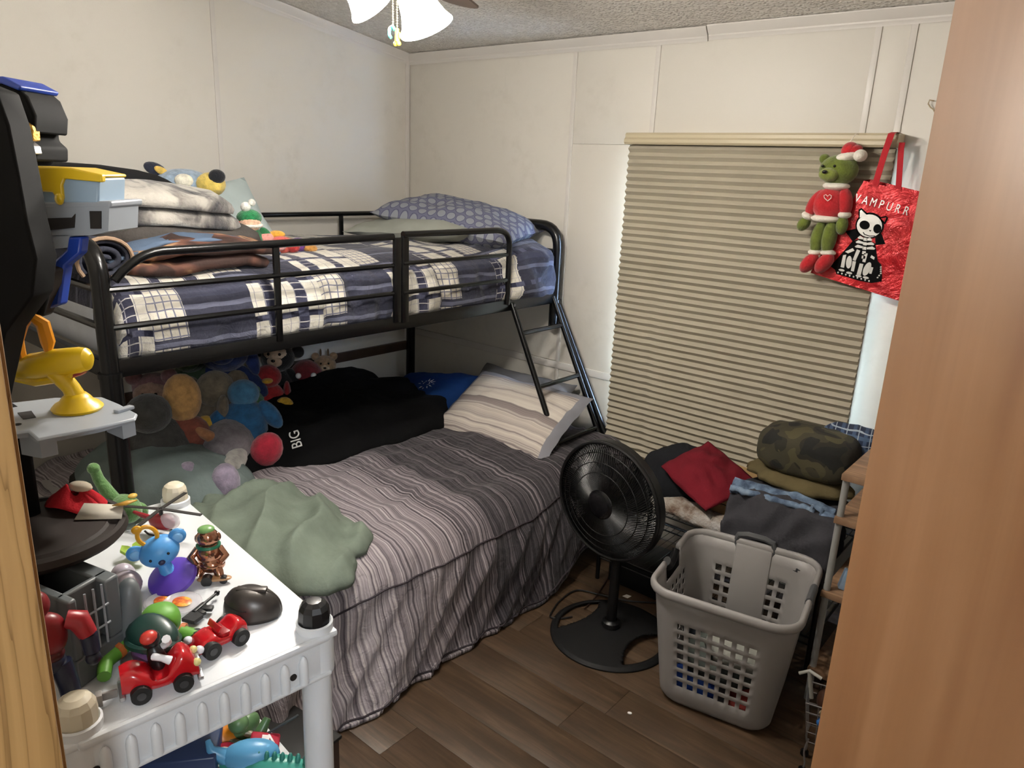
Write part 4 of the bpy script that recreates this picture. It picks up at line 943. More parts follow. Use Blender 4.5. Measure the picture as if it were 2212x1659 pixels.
wbx = E('wooden_box', 'pale slatted wooden box between red shirt and grey trousers', 'box', (-1.00, 2.72, TOPZ), (0, 0, -.12))
PINE = mat('pale_pine', '#b08f62', .6, var=.15, vscale=20, bump=.1, bscale=60)
for z in (.025, .075, .125):
    for y in (-.10, .10): M().box((0, y, z), (.24, .012, .042), ch=.002).build('slat', PINE, wbx)
    for x in (-.12, .12): M().box((x, 0, z), (.012, .19, .042), ch=.002).build('slat', PINE, wbx)
for y in (-.06, 0, .06): M().box((0, y, .006), (.22, .052, .008), ch=.001).build('slat', PINE, wbx)
GTR = cloth('charcoal_trousers', '#37363a', .12, .35, 140)
def trous(u, v):
    # folded trousers hanging a little over the front of the rack
    x = -.985+.42*v; d = u*.55; w = .014*nz(v*6, u*5, 3)+.020*(rid(v*4+u*2, u*4, 2)-.4)
    if d < .33: y, z = 2.82-d, .555+.05*math.sin(PI*d/.5)-.03*abs(v-.5)*2
    else: e = d-.33; y, z = 2.49-.05*math.sin(min(e*8, PI/2))-.02*e, .598-e*.95-.03*abs(v-.5)*2
    return (x-.04*u*(v-.5), y-w*(u > .5), z+w)
m = M().grid(trous, 40, 34); o = m.build('trousers', GTR, ang=180, mods=[('SOLIDIFY', dict(thickness=.035, offset=-1))]); tag(o, 'charcoal grey trousers folded over the front of the rack, lowest of the right clothes pile', 'clothes', 'clothes piled on the right of the rack')
GC = 'clothes piled on the right of the rack'
heap('clothing', cloth('black_jumper', '#222327', .2, .3, 90), 'black jumper under the charcoal trousers on the rack', 'clothes', (-.80, 2.67, TOPZ), .1, (.20, .17, .125, 81, .012), GC)
DEN = mat('denim', '#5b6c82', .9, fn=lambda g: (g.col(g.ramp(g.noise(g.coord(), 22, 4, .6), [(.35, '#3c4a60'), (.55, '#62758c'), (.7, '#8496aa')])), g.bump(g.noise(g.coord(), 300, 2), .4, .002)))
jn = E('jeans', 'faded blue jeans with a rolled waistband lying on the charcoal trousers', 'clothes', (-.79, 2.60, .605), (0, 0, .08), GC)
m = M(); m.grid(lambda u, v: ((-.19+.36*v, -.04-.06*u+.012*nz(v*7, u*3, 2), .035*math.sin(PI*u*.9)-.045*u+.010*nz(v*9, u*4, 5)-.09*max(0, v-.72)**1.2), (u, v)), 14, 40); m.build('denim_leg', DEN, jn, ang=180, mods=[('SOLIDIFY', dict(thickness=.016))])
m = M(); m.tube([(-.19+.30*t, -.105+.006*nz(t*9, 0), -.012+.010*nz(t*14, 2)) for t in [i/24 for i in range(25)]], [.012+.004*nz(i*.6, 1) for i in range(25)], 8); m.build('waistband', DEN, jn, ang=180)
m = M(); m.add([(.13, -.10, .0), (.21, -.09, -.02), (.20, -.115, -.09), (.15, -.125, -.10)], [(0, 1, 2, 3)]); m.build('cuff', DEN, jn, mods=[('SOLIDIFY', dict(thickness=.012))])
for t in (.10, .135): M().box((t, -.112, -.008), (.008, .006, .04), rot=(0, .2, 0)).build('belt_loop', DEN, jn)
heap('clothing', cloth('olive_shirt', '#5b5138', .12, .35, 120), 'olive brown shirt between the jeans and the camouflage trousers', 'clothes', (-.78, 2.68, .615), .05, (.20, .12, .055, 85, .010), GC, fold=8)
def camo(g):
    c = g.coord(); a = g.noise(c, 9, 1, .4, .4); b = g.noise(c, 13, 1, .4, .6)
    col = g.mix(g.m('GREATER_THAN', a, .52), '#343020', '#201d15'); col = g.mix(g.m('GREATER_THAN', b, .58), col, '#131210'); col = g.mix(g.m('LESS_THAN', b, .40), col, '#443e28'); g.col(col); g.bump(g.noise(c, 26, 3), .4, .006)
CAMO = mat('camouflage', '#3d3a2a', .9, fn=camo)
def cfn(v, u): return Vector((v.x, v.y+.010*nz(v.x*14, v.z*14, 2), v.z+.014*nz(v.x*11, v.y*11, 5)+.008*rid(v.x*15, v.y*9, 7)))
o = M().sup((0, 0, 0), (.175, .115, .088), .62, .6, 40, 20, fn=cfn).build('trousers', CAMO, ang=180); tag(o, 'rolled camouflage trousers on top of the right clothes pile', 'clothes', GC); put(o, (-.775, 2.68, .735), (.05, .02, .06))
def bplaid(g):
    x, y, z = g.sep(g.coord()); c = g.mix(g.stripe(x, .04, .3), '#1b2740', '#3a4c68'); c = g.mix(g.stripe(z, .04, .3), c, '#43566f'); c = g.mix(g.m('MAXIMUM', g.stripe(x, .04, .07, .5), g.stripe(z, .04, .07, .5)), c, '#9aa4ae'); g.col(c)
o = M().sup((0, 0, 0), (.12, .085, .10), .6, .6, 30, 16, fn=cfn).build('shirt', mat('blue_plaid', '#223049', .9, fn=bplaid), ang=180); tag(o, 'navy plaid shirt folded behind the camouflage trousers', 'clothes', GC); put(o, (-.665, 2.81, .725), (0, 0, .2))
m = M(); 
o = heap('clothing', cloth('navy_cloth', '#161a2c', .2, .3, 90), 'dark navy cloth on the rack end left of the basket rim', 'clothes', (-1.12, 2.52, TOPZ-.20), .2, (.07, .045, .12, 91, .01), fold=10, nr=14, na=36)
bpy.data.objects.remove(o)

# ================================================================== WOODEN SHELF UNIT AT THE RIGHT, TOY CART
SHW = mat('shelf_wood', '#7d5f45', .5, fn=lambda g: (lambda c: g.col(g.ramp(g.noise(g.comb(g.m('MULTIPLY', c[0], 3.0), g.m('MULTIPLY', c[1], 30.0), c[2]), 2, 4), [(.3, '#5f4632'), (.7, '#96765a')])))(g.sep(g.coord())))
su = E('shelf_unit', 'brown board shelf unit with grey tube legs half hidden by the open door', 'shelf', (-.28, 2.55, 0))
SX0, SX1, SY0, SY1 = -.555, .02, 2.30, 2.86
for z, th in ((.818, .022), (.672, .022), (.41, .022), (.12, .022)): M().box(((SX0+SX1)/2, (SY0+SY1)/2, z), (SX1-SX0, SY1-SY0, th), ch=.002).build('board', SHW, su, world=True)
TUB = plas('grey_tube', '#8d8c8a', .4)
for x in (SX0+.012, SX1-.02):
    for y in (SY0+.02, SY1-.02): M().cyl((x, y, 0), (x, y, .805), .011, n=12).build('leg', TUB, su, world=True)
bn = E('bin', 'black bin with a pale rim line standing on the second board of the shelf unit', 'bin', (-.42, 2.45, .684))
M().lathe([(0, 0), (.085, 0), (.098, .11), (.102, .115), (.098, .118), (.088, .11), (.078, .008), (0, .008)], 28).build('bin_body', PBM, bn); M().tube([(.1*math.cos(t), .1*math.sin(t), .117) for t in [2*PI*i/36 for i in range(36)]], .0022, 6, closed=True).build('rim_line', TUB, bn)
q = (-.53, 2.36, .422)
tag(put(M().box((0, 0, .035), (.035, .025, .07), ch=.003).build('box', plas('ice_blue', '#9ab4d2', .5)), (-.505, 2.36, .4215), (.0, .2, .4)), 'pale blue little box tilted on the third board of the shelf unit', 'box')
gd = E('toy_dragon', 'green plastic toy creature on the third board of the shelf unit', 'toy', (-.455, 2.345, .4215)); GRN = plas('toy_green', '#1f7a4d', .4)
m = M(); m.ell((0, 0, .035), (.022, .02, .034)); m.ell((0, -.008, .075), .018); m.build('body', GRN, gd)
for s in (-1, 1): M().ell((s*.022, -.006, .04), (.008, .008, .022), rot=(0, s*.5, 0)).build('arm', GRN, gd)
rc = E('toy_truck', 'small red toy truck on the third board behind the green creature', 'toy', (-.40, 2.42, .4215))
M().box((0, 0, .03), (.09, .045, .035), ch=.006).build('truck_body', plas('toy_red2', '#a3262a', .3), rc); M().box((.02, 0, .06), (.04, .04, .03), ch=.006).build('cab', plas('toy_red2', '#a3262a'), rc)
for sx in (-.028, .028):
    for sy in (-.022, .022): M().cyl((sx, sy-.005, .013), (sx, sy+.005, .013), .013, n=14).build('wheel', PB, rc)

ct = E('toy_cart', 'small silver wire toy shopping cart heaped with toys beside the door edge', 'toy cart', (-.405, 2.02, 0), (0, 0, .25+PI), scale=.88)
WIR = mat('silver_wire', '#9a9a9c', .3, metal=.8)
m = M()
for i, z in enumerate((.13, .17, .21, .25, .285)):
    k = .055+.022*i/4; m.tube([(-k, -k*.8, z), (k, -k*.8, z), (k, k*.8, z), (-k, k*.8, z)], .0018 if i < 4 else .003, 6, closed=True)
for a in range(16):
    t = a/16*4; s = int(t); f = (t-s)*2-1; x, y = [(f, -.8), (1, f*.8), (-f, .8), (-1, -f*.8)][s]
    m.tube([(x*.055, y*.055, .13), (x*.077, y*.077, .285)], .0015, 5)
m.build('wire_basket', WIR, ct)
for sx in (-1, 1):
    for sy in (-1, 1):
        g_ = M().tube(smooth([Vector((sx*.05, sy*.042, .14)), Vector((sx*.056, sy*.045, .09)), Vector((sx*.048, sy*.045, .045)), Vector((sx*.052, sy*.045, .018))]), .0032, 7).build('leg', WIR, ct)
        M().cyl((sx*.052, sy*.045-.006, .014), (sx*.052, sy*.045+.006, .014), .014, n=14).build('wheel', PB, g_)
M().tube([(-.06, -.06, .285), (-.10, -.06, .33), (-.10, .06, .33), (-.06, .06, .285)], .004, 7).build('push_bar', plas('cart_grey', '#8a8a86', .4), ct)
GT = 'toys heaped in the toy cart'
def ctoy(name, lab, u, v, z, parts, rot=(0, 0, 0)):
    a = .25; e = E(name, lab, 'toy', (-.405+u*math.cos(a)-v*math.sin(a), 2.02+u*math.sin(a)+v*math.cos(a), z*.88), rot, GT, scale=.88)
    for nm, colr, fn in parts:
        m = M(); fn(m); m.build(nm, plas('ct'+colr, colr, .4), e, ang=60)
ctoy('toy_ball', 'dark brown ball lying in the toy cart', .0, -.0, .275, [('ball', '#3c2418', lambda m: m.ell((0, 0, 0), .048)), ('seam', '#281810', lambda m: m.tube([(.0485*math.cos(t), 0, .0485*math.sin(t)) for t in [2*PI*i/30 for i in range(30)]], .0015, 5, closed=True))])
ctoy('toy_bone', 'blue dumbbell shaped toy on the front of the toy cart', .01, -.055, .225, [('bar', '#2a5f9e', lambda m: m.cyl((-.03, 0, 0), (.03, 0, 0), .008)), ('knob', '#2a5f9e', lambda m: m.ell((-.034, 0, 0), .016)), ('knob', '#2a5f9e', lambda m: m.ell((.034, 0, 0), .016))])
ctoy('toy_crossbow', 'grey plastic toy crossbow sticking out of the toy cart', -.055, -.01, .315, [('stock', '#8e8c86', lambda m: m.cyl((0, 0, -.04), (-.02, 0, .05), .007)), ('bow', '#9b9992', lambda m: m.tube([(-.05, 0, .03), (-.02, 0, .055), (.02, 0, .045)], .006, 8))])
ctoy('toy_tiara', 'gold toy tiara on top of the toy cart', .035, .02, .325, [('band', '#c08a2c', lambda m: m.lathe([(.022, 0), (.024, .018), (.022, .018), (.020, 0)], 18)), ('bead', '#d8a84c', lambda m: [m.ell((.023*math.cos(t), .023*math.sin(t), .024), .006, 8, 6) for t in [2*PI*i/6 for i in range(6)]])])
ctoy('toy_gem', 'red plastic gem behind the gold tiara in the toy cart', .06, .045, .33, [('gem', '#9c2418', lambda m: m.sup((0, 0, 0), (.02, .016, .024), 1.4, 1.4, 8, 6))])
ctoy('toy_shell', 'pale curled shell toy under the brown ball in the toy cart', -.01, -.05, .255, [('shell', '#a89a80', lambda m: m.tube([(.03*math.cos(t)*(1-t/8), 0, .02*math.sin(t)*(1-t/8)) for t in [i*.5 for i in range(12)]], [.008-.0004*i for i in range(12)], 7))])
ctoy('toy_block', 'navy toy block at the back of the toy cart', .0, .05, .31, [('block', '#1c2d6a', lambda m: m.box((0, 0, 0), (.035, .03, .035), ch=.004))])

# ================================================================== THINGS HUNG ON THE BLIND
BGY = 2.885
bagm = mat('red_metallic', '#b0101c', .28, metal=.35, coat=.4, fn=lambda g: (g.bump(g.noise(g.coord(), 14, 5, .65, .8), .75, .02), g.col(g.ramp(g.noise(g.coord(), 6, 3), [(.3, '#8e0a16'), (.7, '#c8141f')]))))
def pc(x, y, d=0.0): return P(1680+x/3.95, 260+y/3.95, y=BGY-d)
bag = E('tote_bag', 'shiny red tote bag with a skeleton cat print hung on the blind headrail', 'bag', tuple(pc(800, 1000)))
tl, tr, bl_, br = pc(735, 515), pc(1212, 632), pc(278, 1300), pc(1035, 1540)
def bagf(dep, sgn):
    def f(u, v):
        p = (tl*(1-u)+tr*u)*(1-v)+(bl_*(1-u)+br*u)*v
        k = math.sin(PI*min(max(u, .0), 1))**.5*math.sin(PI*min(1, v*.9+.08))**.5
        return p+Vector((0, dep+sgn*.0, 0))
    return f
m = M()
N = 26; front = bagf(0, 1); 
vs = []; fs = []
m.grid(lambda u, v: front(u, v), N, N)
back = lambda u, v: front(u, v)+Vector((.012, .034, .006))
m.grid(back, N, N)
edge = [(i/N, 0) for i in range(N)]*0
def strip(pa):
    m.add([front(u, v) for u, v in pa]+[back(u, v) for u, v in pa], [(i, i+1, len(pa)+i+1, len(pa)+i) for i in range(len(pa)-1)])
strip([(0, i/N) for i in range(N+1)]); strip([(1, i/N) for i in range(N+1)]); strip([(i/N, 1) for i in range(N+1)])
m.build('bag_body', bagm, bag, world=True, ang=40)
STRAP = cloth('red_strap', '#a81420', .08, .3, 300, .5)
def ribbon(pts, w, name, **k):
    m = M(); vs = []
    for p, ww in zip(pts, w): vs += [p+Vector((-ww/2, 0, 0)), p+Vector((ww/2, 0, 0)), p+Vector((ww/2, .003, 0)), p+Vector((-ww/2, .003, 0))]
    n = len(pts); fs = [(a*4+j, a*4+(j+1) % 4, a*4+4+(j+1) % 4, a*4+4+j) for a in range(n-1) for j in range(4)]+[(0, 1, 2, 3), tuple(4*(n-1)+j for j in (3, 2, 1, 0))]
    return m.add(vs, fs).build(name, STRAP, bag, world=True)
hy = BY-.040-BGY
p0, p1, p2 = pc(828, 560, .004), pc(905, 300, .006), pc(970, 112, .010)
ribbon([p0, p1, p2, p2+Vector((.004, .02, .006)), p2+Vector((.006, .085, .004))], [.021]*5, 'strap')
p0, p1 = pc(1028, 600, -.030), pc(1052, 240, -.030); ribbon([p0, p1, p1+Vector((.0, .0, .02))], [.019]*3, 'strap')
FOIL = mat('silver_print', '#d4d2ce', .3, metal=.5); BPR = mat('black_print', '#060607', .8, spec=.1)
def flat(m, pts, d): m.solid([pc(x, y, d) for x, y in pts], (0, -.0009, 0))
def ellp(cx, cy, rx, ry, rot=0, n=24): c_, s_ = math.cos(rot), math.sin(rot); return [(cx+rx*math.cos(t)*c_-ry*math.sin(t)*s_, cy+rx*math.cos(t)*s_+ry*math.sin(t)*c_) for t in [2*PI*i/n for i in range(n)]]
m = M()
for pg in ([(640, 1030), (450, 1245), (490, 1275), (500, 1310), (700, 1370), (800, 1388), (886, 1374), (890, 1330), (884, 1230), (853, 1200), (832, 1050), (740, 1000)], [(575, 945), (676, 922), (705, 985), (640, 1035)], [(830, 1000), (885, 965), (918, 1056), (835, 1062)], ellp(785, 897, 122, 112), [(690, 850), (690, 762), (716, 748), (775, 800)], [(860, 830), (925, 815), (944, 832), (916, 890)]):
    flat(m, pg, .0006)
m.build('cape_print', BPR, bag, world=True, smooth=False)
m = M()
flat(m, ellp(783, 900, 108, 98), .0016); flat(m, [(700, 830), (702, 772), (714, 764), (758, 806)], .0016)
for i, (y, w) in enumerate(((1005, 62), (1042, 80), (1080, 88))):
    for s in (-1, 1): flat(m, [(745+s*14, y+s*4), (745+s*w*.7, y-12+s*8), (745+s*w, y+4+s*9), (745+s*w*.9, y+14+s*9), (745+s*14, y+16+s*4)], .0016)
for k in range(5): flat(m, [(735-k*4, 1000+k*38), (764-k*4, 1004+k*38), (762-k*4, 1030+k*38), (731-k*4, 1026+k*38)], .0016)
for pg in ([(575, 1120), (640, 1090), (655, 1112), (600, 1135)], [(558, 1150), (586, 1145), (566, 1258), (536, 1252)], [(640, 1200), (668, 1204), (650, 1290), (624, 1284)], [(676, 1100), (704, 1112), (664, 1200), (640, 1190)], [(700, 1220), (732, 1226), (708, 1320), (674, 1314)], [(740, 1130), (768, 1136), (748, 1212), (722, 1206)], ellp(608, 1210, 24, 54, .12), ellp(762, 1268, 28, 62, .45), ellp(545, 1278, 26, 10, .2), ellp(610, 1302, 26, 10, .2), ellp(690, 1328, 26, 10, .2), ellp(752, 1342, 26, 10, .2), [(800, 1150), (828, 1168), (822, 1190), (790, 1170)], [(792, 1250), (816, 1256), (800, 1310), (780, 1306)]): flat(m, pg, .0016)
for k in range(9): flat(m, ellp(515+k*33, 1298+k*9, 7, 8, 0, 10), .0016)
for k in range(6): flat(m, [(876-(k > 3)*(k-3)*14, 1245+k*18), (888-(k > 3)*(k-3)*14, 1247+k*18), (884-(k > 3)*(k-3)*14, 1258+k*18), (872-(k > 3)*(k-3)*14, 1256+k*18)], .0016)
m.build('skeleton_print', FOIL, bag, world=True, smooth=False)
m = M(); flat(m, ellp(742, 893, 44, 38, .2), .0026); flat(m, ellp(850, 925, 34, 40, .2), .0026); flat(m, [(778, 935), (800, 938), (788, 950)], .0026)
flat(m, [(725, 955), (733, 953), (745, 972), (738, 976)], .0026); flat(m, [(738, 968), (785, 984), (830, 982), (832, 988), (784, 991), (736, 975)], .0026)
m.build('face_print', BPR, bag, world=True, smooth=False)
m = M(); flat(m, [(880, 836), (926, 828), (912, 868)], .0016); m.build('ear_print', bagm, bag, world=True, smooth=False)
a_ = pc(680, 668, .0012); b_ = pc(1095, 775, .0012); dr = (b_-a_); ang_ = math.atan2(dr.z, dr.x)
for i, chx in enumerate('VAMPURR'):
    p = a_.lerp(b_, i/6); T = Matrix.Translation(p) @ Matrix.Rotation(-ang_, 4, 'Y') @ Matrix.Rotation(PI/2, 4, 'X')
    text_part(chx, .041, T @ Matrix.Diagonal((.72, 1, 1, 1)), FOIL, bag, 'letter', .0006)
# green plush bear hung from the headrail
GY = 2.865
def pg(x, y): return P(1680+x/3.95, 260+y/3.95, y=GY)
gb = E('plush_bear', 'green plush bear in red jumper and red cap hanging beside the tote bag', 'stuffed toy', tuple(pg(440, 900)))
GF_ = fur('green_fur', '#5f6b25', .2); RF = fur('red_plush', '#b01a22', .12); WF_ = fur('white_fur', '#e4ddd0', .08)
def part(nm, mm, els, **k):
    m = M()
    for q in els: m.sup(Vector(q[0]), q[1], 1, 1, 16, 10, rot=q[2] if len(q) > 2 else None)
    return m.build(nm, mm, gb, world=True, ang=180, **k)
def g3(x, y, d=0): return pg(x, y)+Vector((0, -d, 0))
s1 = 1/3.95*3.05/1596*1.0
def sz(px): return px/3.95*3.02/1596
part('head', GF_, [(g3(520, 425, .0), (sz(140), .062, sz(112)))])
for x, y in ((400, 330), (632, 370)): part('ear', GF_, [(g3(x, y, .0), (sz(38), .02, sz(38)))])
part('muzzle', fur('pale_green_fur', '#757f36', .15), [(g3(475, 465, .052), (sz(72), .03, sz(50)))])
part('nose', plas('bead_black', '#0a0a0a', .2), [(g3(468, 446, .085), (sz(20), .010, sz(14)))])
for x in (430, 530): part('eye', plas('bead_black', '#0a0a0a', .2), [(g3(x, 395, .058), (sz(11), .008, sz(11)))])
part('jumper', RF, [(g3(440, 715, .0), (sz(125), .05, sz(120)))]); part('jumper_hem', WF_, [(g3(410, 838, .0), (sz(110), .048, sz(32)))]); part('collar', WF_, [(g3(500, 560, .0), (sz(98), .045, sz(34)))])
part('sleeve', RF, [(g3(320, 705, -.005), (sz(52), .035, sz(112)), (0, .45, 0))]); part('sleeve', RF, [(g3(575, 700, .0), (sz(52), .035, sz(108)), (0, -.15, 0))])
part('cuff', WF_, [(g3(258, 815, .0), (sz(48), .032, sz(30)), (0, .45, 0))]); part('cuff', WF_, [(g3(570, 805, .0), (sz(48), .032, sz(30)))])
part('paw', GF_, [(g3(222, 882, .0), (sz(44), .028, sz(62)), (0, .55, 0))]); part('paw', GF_, [(g3(548, 895, .0), (sz(42), .028, sz(72)))])
part('leg', GF_, [(g3(345, 1000, .0), (sz(52), .036, sz(130)), (0, .08, 0))]); part('leg', GF_, [(g3(440, 1000, .0), (sz(54), .036, sz(130)), (0, .05, 0))])
part('boot_cuff', WF_, [(g3(320, 1125, .0), (sz(52), .036, sz(26)))]); part('boot_cuff', WF_, [(g3(430, 1130, .0), (sz(56), .036, sz(26)))])
part('boot', RF, [(g3(275, 1215, .01), (sz(52), .04, sz(88)), (0, .55, 0))]); part('boot', RF, [(g3(405, 1215, .01), (sz(54), .04, sz(90)), (0, .55, 0))])
part('cap', RF, [(g3(615, 262, .0), (sz(58), .04, sz(66)), (0, .2, 0)), (g3(650, 262, .0), (sz(62), .035, sz(40)), (0, -.5, 0))]); part('cap_brim', WF_, [(g3(590, 318, .0), (sz(98), .05, sz(42)), (0, -.35, 0))]); part('pompom', WF_, [(g3(712, 302, .01), (sz(46), .036, sz(44)))])
M().tube([pg(612, 190), pg(648, 122)+Vector((0, .025, .004)), pg(652, 118)+Vector((0, .09, .004))], .0016, 6).build('hanging_loop', WF_, gb, world=True)
m = M(); m.tube([g3(465+x, 660+y, .0505) for x, y in ((0, 28), (-28, 2), (-32, -18), (-16, -26), (0, -12), (16, -26), (32, -16), (28, 4), (0, 28))], .0014, 5); m.build('heart_stitch', WF_, gb, world=True)
# ================================================================== WHITE PLASTIC SHELF RACK
SQ = Vector((-.879, .615, 0)); SA = math.radians(-6); TZ = .945
SHP = plas('shelf_white', '#d4d7da', .32, bump=.05, bscale=300)
sr = E('plastic_shelf', 'white plastic shelf rack with ribbed edge, its top crowded with toys', 'shelf', SQ, (0, 0, SA))
def sw(x, y, z): c, s = math.cos(SA), math.sin(SA); return Vector((SQ.x+x*c-y*s, SQ.y+x*s+y*c, z))
for z in (TZ, .565, .19):
    m = M(); m.box((-.33, -.17, z-.006), (.66, .40, .012), ch=.004)
    for y in (-.364, .024): m.box((-.33, y, z-.040), (.62, .010, .074), ch=.003)
    for x in (-.654, -.006): m.box((x, -.17, z-.040), (.010, .36, .074), ch=.003)
    m.box((-.002, -.17, z-.006), (.012, .37, .014), ch=.005); m.box((-.001, -.17, z-.074), (.010, .37, .008), ch=.003)
    t = m.build('tier', SHP, sr)
    for k in range(10):
        y = -.325+k*.0322
        r = M().tube([(.002, y, z-.070), (.002, y, z-.034), (.002, y, z-.026), (.002, y, z-.020)], [.0078, .0076, .0058, .0015], 12); r.build('rib', SHP, t)
    for y in (-.338, -.052): M().cyl((-.002, y, z-.052), (.0005, y, z-.052), .0058, n=14).build('screw_hole', plas('hole_dark', '#1a1512', .8), t)
    for x in (-.03, -.63):
        for y in (.004, -.345): M().lathe([(.024, z-.082), (.030, z-.078), (.030, z+.012), (.027, z+.014), (.024, z+.010)], 24, Matrix.Translation((x, y, 0))).build('post_socket', SHP, t)
for x, y in ((-.03, .004), (-.63, .004), (-.03, -.345), (-.63, -.345)):
    M().cyl((x, y, 0), (x, y, TZ+.004), .0245, n=24).build('post', SHP, sr)
    blk = (x, y) == (-.03, .004)
    M().sup((x, y, TZ+.022), (.0262, .0262, .030), .75, 1, 10 if blk else 12, 8).build('post_cap', plas('cap_black', '#141416', .35) if blk else plas('cap_ivory', '#c9c0aa', .5), sr, label='black faceted post cap' if blk else 'ivory domed post cap', ang=20)

def S(px, py, dz=0.0): return P(px, py, z=TZ+.0015)+Vector((0, 0, dz))
GT6 = 'toys on top of the white shelf rack'
def T6(name, label, loc, rz=0., rot=None, sc_=1.0, cat='toy', grp=GT6): return E(name, label, cat, loc, rot or (0, 0, rz), grp, scale=sc_)
REDG = plas('glossy_red', '#b5121c', .22, coat=.5); TYR = plas('tyre_black', '#141414', .6); SIL = mat('toy_silver', '#b5b5b8', .3, metal=.8)
def car(label, rear, front, wid, side, prof, wr, name='toy_car', extra=None):
    d = front-rear; L = d.length; rz = math.atan2(d.y, d.x)
    n = Vector((-math.sin(rz), math.cos(rz), 0))*side; c = (rear+front)/2+n*(wid/2)
    e = T6(name, label, (c.x, c.y, TZ+.0012), rz)
    def body(u, v):
        x, wf, h, zb = prof(u); a = v*2*PI; cx, sx = math.cos(a), math.sin(a)
        ex = .55; px_ = math.copysign(abs(cx)**ex, cx)*wid/2*wf; hz = (h-zb)/2; pz = zb+hz+math.copysign(abs(sx)**.7, sx)*hz
        if sx > .55 and .36 < u < .62: pz -= (h-zb)*.42*sm(.36, .42, u)*(1-sm(.56, .62, u))*sm(.55, .75, sx)
        return (x*L, px_, pz)
    m = M(); m.grid(body, 40, 28); b0 = [body(0, j/28) for j in range(28)]; b1 = [body(1, j/28) for j in range(28)]
    m.add(b0, [tuple(range(28))]); m.add(b1, [tuple(range(27, -1, -1))]); m.build('car_body', REDG, e, ang=50)
    for sx in (-.5, .5):
        for sy in (-1, 1):
            w = M().cyl((sx*L, sy*wid/2-.006, wr), (sx*L, sy*wid/2+.006, wr), wr, n=20).build('wheel', TYR, e)
            M().cyl((sx*L, sy*(wid/2+.0066)-.0002, wr), (sx*L, sy*(wid/2+.0066)+.0002, wr), wr*.45, n=14).build('hub', plas('hub_grey', '#3a3a3c', .4), w)
    if extra: extra(e, L)
    return e
def pA(u):
    x = -.92+u*1.84
    h = .030+.012*math.exp(-((u-.02)/.2)**2)+.026*math.exp(-((u-.80)/.17)**2)+.010*math.exp(-((u-.2)/.16)**2); return x, (.55+.45*math.sin(PI*min(1, max(0, u*.9+.05)))**.5)*1.0, h*(1-.25*sm(.93, 1, u)), .010
def xA(e, L):
    M().box((.93*L, 0, .022), (.006, .020, .020), ch=.002).build('grille', SIL, e)
    for s in (-1, 1): M().ell((.88*L, s*.016, .034), (.006, .006, .006), 10, 8).build('headlight', plas('lamp_yellow', '#d8cc8a', .3), e)
    M().box((.94*L, 0, .009), (.008, .046, .007), ch=.002).build('bumper', SIL, e); M().box((-.92*L, 0, .010), (.008, .044, .007), ch=.002).build('bumper', SIL, e)
    g = M().box((-1.22*L, -.004, .012), (.42*L, .004, .012), ch=.001).build('tow_bar', plas('toy_grey', '#8b8885', .4), e, label='grey tow bar'); M().box((-1.43*L, -.008, .013), (.008, .014, .018), ch=.001).build('tow_hook', plas('toy_grey', '#8b8885'), g)
carA = car('red toy roadster with tall bonnet and a small driver nearest the shelf edge', S(307, 1517), S(398, 1490), .050, 1, pA, .0135, extra=xA)
def pB(u):
    x = -.85+u*1.75
    h = .026+.012*math.exp(-((u-.16)/.14)**2)+.006*math.exp(-((u-.66)/.2)**2); return x, (.72+.28*math.sin(PI*min(1, max(0, u)))**.6), h*(1-.35*sm(.85, 1, u)), .008
def xB(e, L):
    for s in (-1, 1): M().ell((.84*L, s*.017, .020), (.007, .008, .006), 10, 8).build('headlight', plas('lamp_white', '#dcdce4', .25), e)
    M().box((.90*L, 0, .010), (.006, .030, .006), ch=.002).build('bumper', plas('pink_bumper', '#c9968a', .4), e)
    M().box((.10*L, 0, .037), (.003, .034, .010), rot=(0, -.5, 0), ch=.001).build('windscreen', REDG, e); M().box((-.16*L, 0, .022), (.02, .034, .012), ch=.003).build('seat', plas('seat_red', '#8c1018', .4), e)
carB = car('red toy sports car with low open cockpit beside the dark helmet', S(520, 1391), S(459, 1421), .046, -1, pB, .0135, extra=xB)
def fig(name, label, loc, rot, sc_, parts):
    e = T6(name, label, loc, rot=rot, sc_=sc_)
    for nm, colr, fn in parts:
        m = M(); fn(m); m.build(nm, colr if not isinstance(colr, str) else plas('fp'+colr, colr, .35), e, ang=60)
    return e
q = S(346, 1474, .030)
fig('toy_driver', 'tiny black toy driver with red cap and white gloves in the red roadster', (q.x-.004, q.y+.006, TZ+.016), (.1, -.2, .3), 1.05, [
    ('body', '#121214', lambda m: m.sup((0, 0, .022), (.012, .012, .024), 1, 1, 12, 8)), ('head', '#141416', lambda m: m.ell((0, 0, .052), .013)), ('cap', '#c0392f', lambda m: m.sup((.004, -.004, .058), (.011, .012, .009), 1, 1, 12, 8)),
    ('arm', '#e8e8ec', lambda m: m.tube([(.006, .010, .034), (.020, .010, .042), (.026, .004, .052)], [.005, .0045, .006], 8)), ('arm', '#e8e8ec', lambda m: m.tube([(.008, -.010, .032), (.022, -.008, .030), (.028, -.002, .022)], [.005, .0045, .006], 8))])
